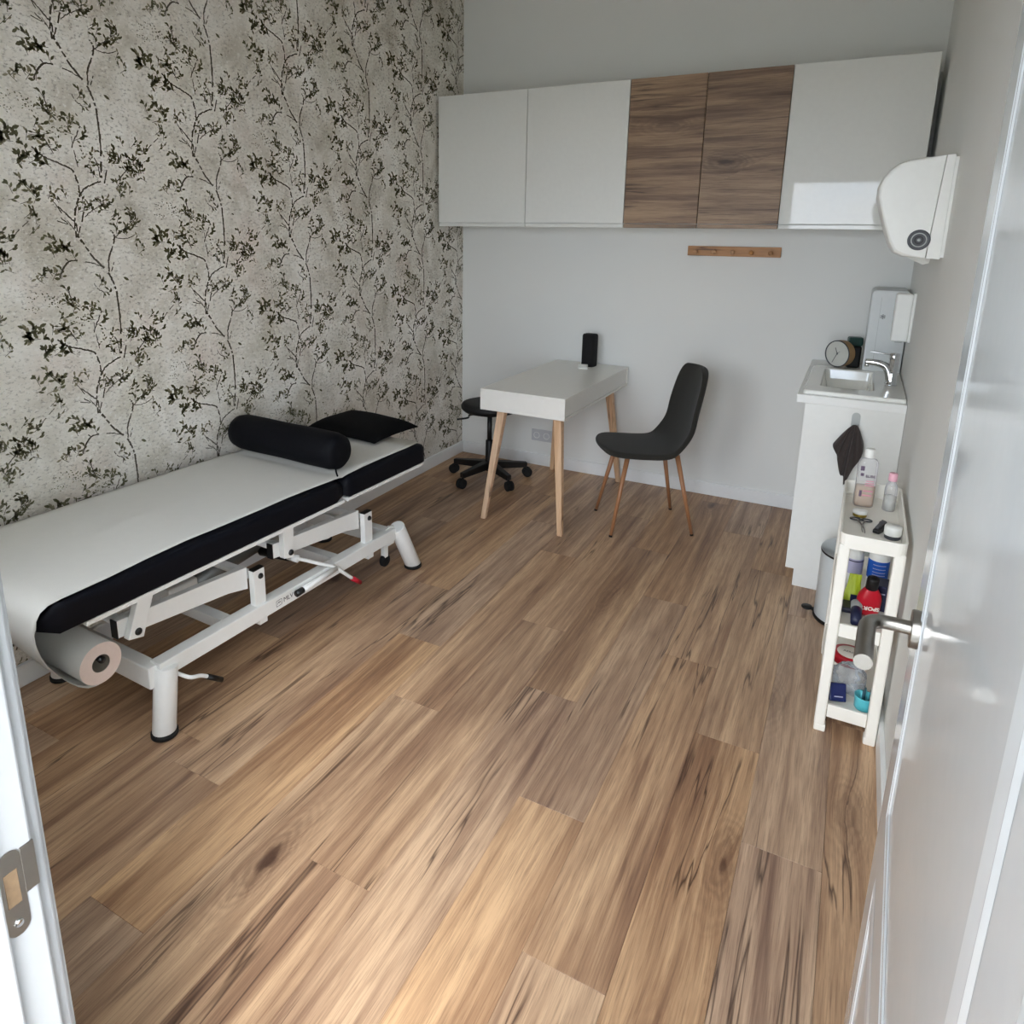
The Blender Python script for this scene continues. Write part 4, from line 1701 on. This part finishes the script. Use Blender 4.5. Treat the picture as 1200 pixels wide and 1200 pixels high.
# keep the rear edge of the cover on the seam line
rg = []
for s_ in secs:
    pts = [list(p) for p in s_]
    pts[0][0], pts[0][2] = out[0][0], out[0][1] + .001
    pts[-1][0], pts[-1][2] = out[-1][0], out[-1][1]
    rg.append([bm.verts.new(p) for p in pts])
n = len(out)
for a, b in zip(rg, rg[1:]):
    for k in range(n):
        bm.faces.new((a[k], a[(k + 1) % n], b[(k + 1) % n], b[k]))
bm.faces.new(rg[0])
bm.faces.new(list(reversed(rg[-1])))
o = obj('cover', bm, M_PLAST, td, False)
bevel_mod(o, .004, 2)
bm = nb()
prism(bm, [(-.0505, .001), (-.0345, .3285), (-.012, .330), (-.010, .326), (-.010, .0), (-.012, -.002)], 'y', -hw + .001, hw - .001)
o = obj('back_case', bm, M_PLAST, td)
bevel_mod(o, .002, 2)
bm = nb()
box(bm, -.0095, -.0006, -hw + .004, hw - .004, .004, .322)
obj('wall_plate', bm, M_PLAST, td)
bm = nb()
Ml = Matrix.Translation((-.078, -hw - .0005, .060)) @ Matrix.Rotation(math.pi / 2, 4, 'X')
lathe(bm, [(0, -.002), (.0325, -.002), (.0335, .001), (.0315, .003), (.028, .0025), (0, .0025)], 36, M=Ml)
lk = obj('lock_disc', bm, M_GREY, td, True)
for r0, r1 in ((.020, .0235), (.010, .013)):
    bm = nb()
    lathe(bm, [(r0, .0024), (r0, .0034), (r1, .0034), (r1, .0024)], 32, M=Ml)
    obj('ring', bm, M_SILVER if r0 > .015 else M_BLACK, lk, True)
bm = nb()
lathe(bm, [(0, .0038), (.005, .0036), (.005, .0024)], 16, M=Ml)
obj('key_boss', bm, M_SILVER, lk, True)
bm = nb()
grid_mesh(bm, [[(-.10, -.02, .012), (-.06, -.03, .012), (-.035, -.04, .012)], [(-.095, -.03, -.002), (-.055, -.05, -.006), (-.03, -.055, -.004)], [(-.082, -.045, -.008), (-.052, -.075, -.022), (-.034, -.075, -.016)]])
o = obj('paper_end', bm, M_PAPER, td)
o.modifiers.new('t', 'SOLIDIFY').thickness = .0008

# ------------------------------------------------------------------ hook and dark cloth on the cabinet end
hk = empty('adhesive_hook', (2.476, -.992, .775), 0, 'clear adhesive hook stuck on the sink cabinet end', 'hook')
bm = nb()
pts = [(.016 * math.cos(R(a)), .050 + .016 * math.sin(R(a))) for a in range(0, 181, 20)] + [(-.016, -.022), (-.012, -.028), (.012, -.028), (.016, -.022)]
prism(bm, pts, 'y', -.0022, -.0004)
obj('backing', bm, M_SILVER, hk)
bm = nb()
tube(bm, smooth_path([(0, -.002, -.012), (0, -.014, -.018), (0, -.020, -.008), (0, -.019, .006)], 4), .003, 10)
obj('hook', bm, M_SILVER, hk, True)

clo = empty('cleaning_cloth', (2.476, -1.012, .785), 0, 'dark brown cloth hanging from the hook on the cabinet end', 'cloth')
low = [(-.077, -.090), (-.070, -.103), (-.050, -.128), (-.054, -.142), (-.038, -.196), (-.028, -.224), (-.016, -.212), (-.018, -.276), (-.003, -.232), (.016, -.178), (.030, -.148), (.046, -.098), (.040, -.062)]
rows = []
for j in range(11):
    t = j / 10
    row = []
    for i, (lx, lz) in enumerate(low):
        a = math.pi * (i / (len(low) - 1))
        sx_, sz_ = -.011 * math.cos(a), .006 * math.sin(a) + .004
        s = t ** .8
        x_ = sx_ + (lx - sx_) * s
        z_ = sz_ + (lz - sz_) * t
        y_ = -.004 + (-.012 + .022 * math.cos(i * 2.1)) * min(1, .25 + t * 1.4)
        row.append((x_, max(-.03, min(.014, y_)), z_))
    rows.append(row)
bm = nb()
grid_mesh(bm, rows)
o = obj('cloth_sheet', bm, M_CLOTH, clo, True)
m_ = o.modifiers.new('t', 'SOLIDIFY')
m_.thickness = .002
sub_mod(o, 1)

# ------------------------------------------------------------------ pedal bin
bn = empty('pedal_bin', (2.530, -1.205, 0), 0, 'white round pedal bin with black rim between sink cabinet and trolley', 'bin')
bm = nb()
lathe(bm, [(0, .012), (.113, .012), (.1145, .016), (.1165, .298), (0, .298)], 44)
obj('bin_body', bm, M_BIN, bn, True).modifiers.new('edge', 'EDGE_SPLIT')
bm = nb()
lathe(bm, [(0, .0004), (.117, .0004), (.119, .004), (.119, .012), (.116, .0155), (0, .0155)], 44)
obj('base_ring', bm, M_BLACK, bn, True)
bm = nb()
lathe(bm, [(.110, .298), (.1180, .2985), (.1185, .305), (.1170, .3065), (.110, .3065)], 44)
obj('rim', bm, M_BLACK, bn, True)
bm = nb()
lathe(bm, [(.1175, .3065), (.1180, .311), (.112, .320), (.095, .327), (.06, .333), (.02, .3355), (0, .336)], 44)
obj('lid', bm, M_BINLID, bn, True)
bm = nb()
d = Vector((-.92, -.02, 0)).normalized()
beam(bm, d * .10 + Vector((0, 0, .012)), d * .132 + Vector((0, 0, .022)), .020, .006)
pd = obj('pedal_arm', bm, M_BLACK, bn)
bm = nb()
lathe(bm, [(0, .018), (.020, .018), (.0225, .022), (.020, .027), (0, .0275)], 22, d.x * .142, d.y * .142)
obj('pedal', bm, M_BLACK, pd, True)

# ------------------------------------------------------------------ narrow three-tier trolley
TX, TY = 2.549, -1.745
tr = empty('storage_trolley', (TX, TY, 0), 0, 'narrow white three-tier plastic trolley beside the open door', 'trolley')
HX, HY = .089, .255
for sx in (-1, 1):
    for sy in (-1, 1):
        bm = nb()
        box(bm, sx * HX - (.032 if sx > 0 else 0), sx * HX + (.032 if sx < 0 else 0), sy * HY - (.032 if sy > 0 else 0), sy * HY + (.032 if sy < 0 else 0), .022, .655, .006, 3)
        p_ = obj('post', bm, M_TROLL, tr)
        bm = nb()
        xa = sx * HX - (.034 if sx > 0 else -.002)
        ya = sy * HY - (.034 if sy > 0 else -.002)
        box(bm, xa - .001, xa + .033, ya - .001, ya + .033, .0003, .026, .004, 2)
        obj('foot', bm, M_TROLL, p_)


def tray(name, z0, lip_front, lip_side, floor_t=.005, hxx=HX, hyy=HY):
    bm = nb()
    w = .006
    box(bm, -hxx + .008, hxx - .008, -hyy + .010, hyy - .010, z0, z0 + floor_t)
    box(bm, -hxx + .033, hxx - .033, -hyy + .003, -hyy + w + .009, z0 - .024, z0 + lip_front, .002, 2)
    box(bm, -hxx + .033, hxx - .033, hyy - w - .009, hyy - .003, z0 - .024, z0 + lip_side, .002, 2)
    box(bm, -hxx + .003, -hxx + .003 + w, -hyy + .033, hyy - .033, z0 - .020, z0 + lip_side, .002, 2)
    box(bm, hxx - .003 - w, hxx - .003, -hyy + .033, hyy - .033, z0 - .020, z0 + lip_side, .002, 2)
    return obj(name, bm, M_TROLL, tr)


# top tray: tall rounded rim, higher towards the back
bm = nb()


def rr(x, y, r, z, n=5):
    o_ = []
    for cx_, cy_, a0 in ((x - r, y - r, 0), (-x + r, y - r, 90), (-x + r, -y + r, 180), (x - r, -y + r, 270)):
        for k in range(n):
            a = R(a0 + k * 90 / (n - 1))
            px, py = cx_ + r * math.cos(a), cy_ + r * math.sin(a)
            o_.append((px, py, z(px, py) if callable(z) else z))
    return o_


ztop = lambda x, y: .690 + .012 * max(0, min(1, (y + .23) / .08))
lp = [rr(HX, HY, .024, .645), rr(HX + .001, HY + .001, .024, ztop), rr(HX - .005, HY - .005, .020, ztop), rr(HX - .008, HY - .008, .018, .650)]
lp = [[bm.verts.new(p) for p in l] for l in lp]
for a, b in zip(lp, lp[1:]):
    n = len(a)
    for k in range(n):
        bm.faces.new((a[k], a[(k + 1) % n], b[(k + 1) % n], b[k]))
bm.faces.new(lp[0])
bm.faces.new(lp[-1])
o = obj('top_tray', bm, M_TROLL, tr)
bevel_mod(o, .0015, 2)
tray('middle_shelf', .372, .020, .050)
tray('bottom_shelf', .082, .022, .050)


def thing(name, x, y, z, rz, label, cat, group=None):
    return empty(name, (x, y, z), rz, label, cat, group)


ZT, ZM, ZL = .6503, .3773, .0873
# --- top tray
b1 = thing('lotion_bottle', 2.522, -1.600, ZT, R(8), 'clear bottle with white cap and pink print, half full of peach liquid', 'bottle')
bm = nb()


def oval(bm, prof, ax, ay, seg=28, e=.6, M=None):
    rings = []
    for k_, z in prof:
        rg = []
        for i in range(seg):
            a = 2 * math.pi * i / seg
            c, s = math.cos(a), math.sin(a)
            v = Vector((ax * k_ * math.copysign(abs(c) ** e, c), ay * k_ * math.copysign(abs(s) ** e, s), z))
            rg.append(bm.verts.new(M @ v if M else v))
        rings.append(rg)
    for a, b in zip(rings, rings[1:]):
        for i in range(seg):
            bm.faces.new((a[i], a[(i + 1) % seg], b[(i + 1) % seg], b[i]))
    bm.faces.new(rings[0])
    bm.faces.new(list(reversed(rings[-1])))


oval(bm, [(.9, 0), (.98, .004), (1, .012), (1, .150), (.96, .160), (.80, .168), (.48, .172), (.46, .178)], .031, .021)
o = obj('bottle_body', bm, M_CLEAR, b1, True)
bm = nb()
oval(bm, [(.86, .003), (.93, .012), (.93, .072)], .031, .021)
obj('liquid', bm, M_LIQUID, b1, True)
bm = nb()
lathe(bm, [(0, .176), (.0155, .176), (.016, .178), (.016, .203), (.0145, .206), (0, .2065)], 24)
obj('cap', bm, M_PLAST, b1, True)
for i, (x_, z_, w_, h_, mm) in enumerate(((-.019, .140, .012, .016, M_PURPLE), (-.018, .118, .010, .010, M_PURPLE), (.008, .096, .024, .003, M_PINKLAB), (.008, .088, .028, .003, M_PINKLAB),
                                           (.008, .080, .026, .003, M_PINKLAB), (.006, .060, .030, .004, M_PINKLAB), (.004, .044, .028, .004, M_PINKLAB), (-.016, .050, .008, .022, M_PURPLE))):
    bxo('label_print', mm, b1, x_ - w_ / 2, x_ + w_ / 2, -.0222, -.0213, z_ - h_ / 2, z_ + h_ / 2)
text_obj('label_lettering', 'ELIBE', .013, M_PURPLE, b1, Matrix.Translation((.008, -.0220, .113)) @ Matrix.Rotation(math.pi / 2, 4, 'X'), .0003, .0003)

b2 = thing('small_bottle', 2.600, -1.605, ZT, 0, 'small clear bottle with pale pink cap on the top tray', 'bottle')
bm = nb()
lathe(bm, [(0, 0), (.018, 0), (.0195, .003), (.0195, .078), (.017, .090), (.011, .101), (.0105, .108), (0, .108)], 26)
obj('bottle_body', bm, M_CLEAR, b2, True)
bm = nb()
lathe(bm, [(0, .002), (.0175, .002), (.0178, .052), (0, .052)], 24)
obj('liquid', bm, M_GEL, b2, True)
bm = nb()
lathe(bm, [(0, .106), (.013, .106), (.0135, .108), (.0135, .130), (.012, .133), (0, .1335)], 22)
obj('cap', bm, M_PINK, b2, True)

j1 = thing('cream_jar', 2.514, -1.712, ZT, 0, 'low jar with white lid and golden side on the top tray', 'jar')
bm = nb()
lathe(bm, [(0, 0), (.020, 0), (.021, .003), (.021, .010), (0, .010)], 26)
obj('jar_body', bm, M_GOLD, j1, True)
bm = nb()
lathe(bm, [(0, .0102), (.0215, .0102), (.022, .012), (.022, .020), (.020, .022), (0, .0222)], 26)
obj('lid', bm, M_PLAST, j1, True)

sz = thing('scissors', 2.522, -1.815, ZT, R(4), 'dark steel scissors lying on the top tray', 'scissors')
for s in (-1, 1):
    bm = nb()
    pts = []
    for k in range(19):
        a = R(k * 20)
        pts.append((s * .0165 + .0150 * math.cos(a), .058 + .0105 * math.sin(a), .0045))
    tube(bm, pts, .0026, 8, cap=False)
    bl_ = obj('finger_ring', bm, M_GREY, sz, True)
    bm = nb()
    tube(bm, smooth_path([(s * .012, .049, .0045), (s * .006, .034, .0045), (s * .001, .014, .0045 + s * .001), (-s * .004, -.03, .0045 + s * .001), (-s * .003, -.055, .0045 + s * .001)], 4),
         [.0028 - .0016 * i / 16 for i in range(17)], 8)
    obj('blade', bm, M_STEEL, sz, True)

tl = thing('folding_clipper', 2.574, -1.800, ZT, R(-14), 'black clipper tool lying beside the white jar on the trolley', 'clipper')
bm = nb()
prism(bm, [(-.012, -.052), (.008, -.055), (.015, -.02), (.012, .030), (.006, .048), (-.006, .050), (-.013, .035), (-.009, .0)], 'z', .0003, .013)
o = obj('grip', bm, M_BLACK, tl)
bevel_mod(o, .003, 2)
bm = nb()
prism(bm, [(-.008, -.046), (.004, -.048), (.008, .03), (-.006, .036)], 'z', .0135, .020)
o = obj('lever', bm, M_GREY, tl)
bevel_mod(o, .002, 2)

j2 = thing('white_jar', 2.604, -1.862, ZT, 0, 'white round jar with screw lid at the front of the top tray', 'jar')
bm = nb()
lathe(bm, [(0, 0), (.0215, 0), (.0225, .002), (.0225, .012), (0, .012)], 28)
obj('jar_body', bm, M_GREY, j2, True)
bm = nb()
lathe(bm, [(0, .0122), (.024, .0122), (.0245, .014), (.0245, .038), (.023, .0405), (0, .041)], 28)
obj('lid', bm, M_PLAST, j2, True)

# --- middle shelf
b3 = thing('blue_label_bottle', 2.594, -1.660, ZM, R(4), 'white bottle with a blue label on the middle shelf', 'bottle')
bm = nb()
lathe(bm, [(0, 0), (.030, 0), (.032, .004), (.032, .125), (.028, .140), (.014, .150), (.013, .165), (0, .165)], 30)
obj('bottle_body', bm, M_PLAST, b3, True)
bm = nb()
lathe(bm, [(.0323, .045), (.0326, .046), (.0326, .112), (.0323, .113)], 30)
lb = obj('label_band', bm, M_BLUE, b3, True)
for z_ in (.100, .086, .074, .064):
    bm = nb()
    for k in range(8):
        a0, a1 = R(-125 + k * 9), R(-125 + k * 9 + 7)
        box(bm, 0, .0006, -.0022, .0022, z_ - .0012, z_ + .0012, M=Matrix.Rotation((a0 + a1) / 2, 4, 'Z') @ Matrix.Translation((.0326, 0, 0)))
    obj('print_line', bm, M_LILAC, lb)
bm = nb()
lathe(bm, [(0, .1655), (.016, .1655), (.016, .186), (.014, .188), (0, .188)], 22)
obj('cap', bm, M_PLAST, b3, True)

b4 = thing('lilac_label_bottle', 2.522, -1.640, ZM, 0, 'white bottle with a pale lilac label on the middle shelf', 'bottle')
bm = nb()
lathe(bm, [(0, 0), (.026, 0), (.0275, .004), (.0275, .110), (.023, .122), (.012, .130), (.012, .150), (0, .150)], 28)
obj('bottle_body', bm, M_PLAST, b4, True)
bm = nb()
lathe(bm, [(.0278, .040), (.0281, .041), (.0281, .094), (.0278, .095)], 28)
obj('label_band', bm, M_LILAC, b4, True)
bm = nb()
lathe(bm, [(.0282, .086), (.0284, .086), (.0284, .090), (.0282, .090)], 28)
obj('label_stripe', bm, M_NAVYP, b4, True)

bg = thing('lime_pouch', 2.522, -1.800, ZM, R(6), 'lime green pouch standing on the middle shelf', 'pouch')
bm = nb()
rows = []
for j in range(9):
    t = j / 8
    row = []
    for i in range(9):
        u = -1 + i / 4
        w = .023 - .006 * t ** 3 + .002 * math.sin(7 * t)
        row.append((w * u + .008 * t, -.014 * (1 - u * u) * (1 - t ** 2) + .03 * t + .002 * math.sin(9 * u + 5 * t), .088 * t))
    rows.append(row)
rows2 = [[(p[0], 2 * .03 * (j / 8) - p[1] + .0005, p[2]) for p in r_] for j, r_ in enumerate(rows)]
v1 = grid_mesh(bm, rows)
v2 = grid_mesh(bm, rows2)
bmesh.ops.remove_doubles(bm, verts=bm.verts, dist=.0008)
obj('pouch_body', bm, M_LIME, bg, True)
bxo('pouch_print', M_NAVYP, bg, -.006, .014, -.0150, -.0140, .010, .034)

b5 = thing('red_bottle', 2.567, -1.862, ZM + .004, R(10), 'red bottle with black cap and white SPORT lettering on the middle shelf', 'bottle')
MT = Matrix.Rotation(R(10), 4, 'X')
bm = nb()
oval(bm, [(.55, 0), (.9, .004), (1, .02), (1, .060), (.9, .075), (.62, .092), (.55, .096)], .035, .021, 26, .8, MT)
obj('bottle_body', bm, M_REDLAB, b5, True)
bm = nb()
oval(bm, [(.9, .096), (1, .098), (1, .132), (.92, .137)], .018, .016, 22, 1.0, MT)
obj('cap', bm, M_BLACK, b5, True)
text_obj('lettering', 'SPORT', .0185, M_CREAM, b5, MT @ Matrix.Translation((0, -.0236, .036)) @ Matrix.Rotation(math.pi / 2, 4, 'X') @ Matrix.Rotation(math.pi, 4, 'Z'), .0005, .0006)

b6 = thing('navy_box', 2.606, -1.790, ZM, R(-4), 'dark navy box behind the red bottle on the middle shelf', 'box')
bm = nb()
box(bm, -.020, .020, -.035, .035, 0, .088, .002, 1)
obj('carton', bm, M_NAVYP, b6)
bxo('carton_print', M_LILAC, b6, -.014, .010, -.0360, -.0350, .060, .064)

b7 = thing('grey_cap_tube', 2.536, -1.925, ZM + .009, R(0), 'grey capped tube lying at the front of the middle shelf', 'tube')
MT = Matrix.Translation((0, 0, .0185)) @ Matrix.Rotation(R(-70), 4, 'X') @ Matrix.Rotation(R(12), 4, 'Y')
bm = nb()
lathe(bm, [(0, -.052), (.015, -.052), (.0175, -.048), (.0165, -.018), (0, -.018)], 22, M=Matrix.Translation((0, 0, .0185)) @ Matrix.Rotation(R(100), 4, 'X'))
obj('cap', bm, M_GREYCAP, b7, True)
bm = nb()
lathe(bm, [(0, -.018), (.0150, -.018), (.0165, -.012), (.015, .05), (0, .05)], 22, M=Matrix.Translation((0, 0, .0185)) @ Matrix.Rotation(R(100), 4, 'X'))
obj('tube_body', bm, M_NAVYP, b7, True)

b8 = thing('navy_pouch', 2.508, -1.860, ZM, R(4), 'small navy packet lying flat on the middle shelf', 'packet')
bm = nb()
box(bm, -.026, .022, -.030, .035, .0003, .018, .006, 2)
obj('packet_body', bm, mat('dark_navy_foil', (24, 26, 48), .3), b8)

# --- bottom shelf
t1 = thing('red_tin', 2.546, -1.728, ZL, R(-6), 'round red tin with a white oval label on the bottom shelf', 'tin')
MT = Matrix.Rotation(R(38), 4, 'X')
bm = nb()
lathe(bm, [(0, 0), (.052, 0), (.054, .003), (.054, .058), (.050, .061), (0, .061)], 36)
obj('tin_body', bm, M_CREAM, t1, True).modifiers.new('edge', 'EDGE_SPLIT')
bm = nb()
lathe(bm, [(.0545, .036), (.0552, .036), (.0552, .062), (.0525, .065), (0, .0655)], 36)
ld = obj('lid', bm, M_REDLAB, t1, True)
bm = nb()
lathe(bm, [(0, .0664), (.040, .0664), (.041, .0656)], 32)
lo_ = obj('lid_label', bm, M_CREAM, ld, True)
text_obj('lid_lettering', 'AEROS', .014, M_GREY, ld, Matrix.Translation((0, 0, .0668)), .0002)

bg2 = thing('plastic_bag', 2.548, -1.858, ZL, 0, 'crumpled clear plastic bag on the bottom shelf', 'bag')
rb = random.Random(3)
bm = nb()
bmesh.ops.create_icosphere(bm, subdivisions=5, radius=1.0)
for v in bm.verts:
    p = v.co.copy()
    q = p * 2.1 + Vector((3.1, 1.7, .4))
    k = 1 + .30 * noise.noise(p * 1.3 + Vector((3.1, 1.7, .4))) + .30 * abs(noise.noise(q * .9))
    v.co = Vector((max(-.050, min(.050, p.x * .052 * k)), max(-.056, min(.056, p.y * .052 * k)), max(.0004, .046 + p.z * .048 * k)))
obj('bag_film', bm, M_BAG, bg2, True)

bx = thing('turquoise_tub', 2.594, -1.937, ZL, R(-8), 'turquoise plastic tub of clips on the bottom shelf', 'tub')
bm = nb()
lathe(bm, [(0, .0003), (.024, .0003), (.027, .004), (.029, .044), (.030, .046), (.027, .046), (.025, .010), (0, .009)], 28)
obj('tub_body', bm, M_TURQ, bx, True)
rc = random.Random(8)
for k in range(8):
    a = rc.uniform(0, 6.28)
    r_ = rc.uniform(.002, .014)
    bm = nb()
    x_, y_ = r_ * math.cos(a), r_ * math.sin(a)
    tube(bm, [(x_, y_, .012), (x_ * 1.3 + rc.uniform(-.004, .004), y_ * 1.3 + rc.uniform(-.004, .004), .062 + rc.uniform(-.006, .008))], .0026, 8)
    obj('clip', bm, M_TURQD if k % 2 else M_TURQ, bx, True)

bp = thing('blue_packet', 2.520, -1.945, ZL + .003, R(18), 'dark blue glossy packet leaning on the bottom shelf', 'packet')
bm = nb()
box(bm, -.026, .026, -.006, .008, .0, .058, .004, 2, M=Matrix.Rotation(R(-22), 4, 'X'))
obj('packet_body', bm, mat('blue_foil', (30, 42, 96), .25), bp)
bxo('packet_print', M_LILAC, bp, -.014, .012, -.0072, -.0062, .02, .024)
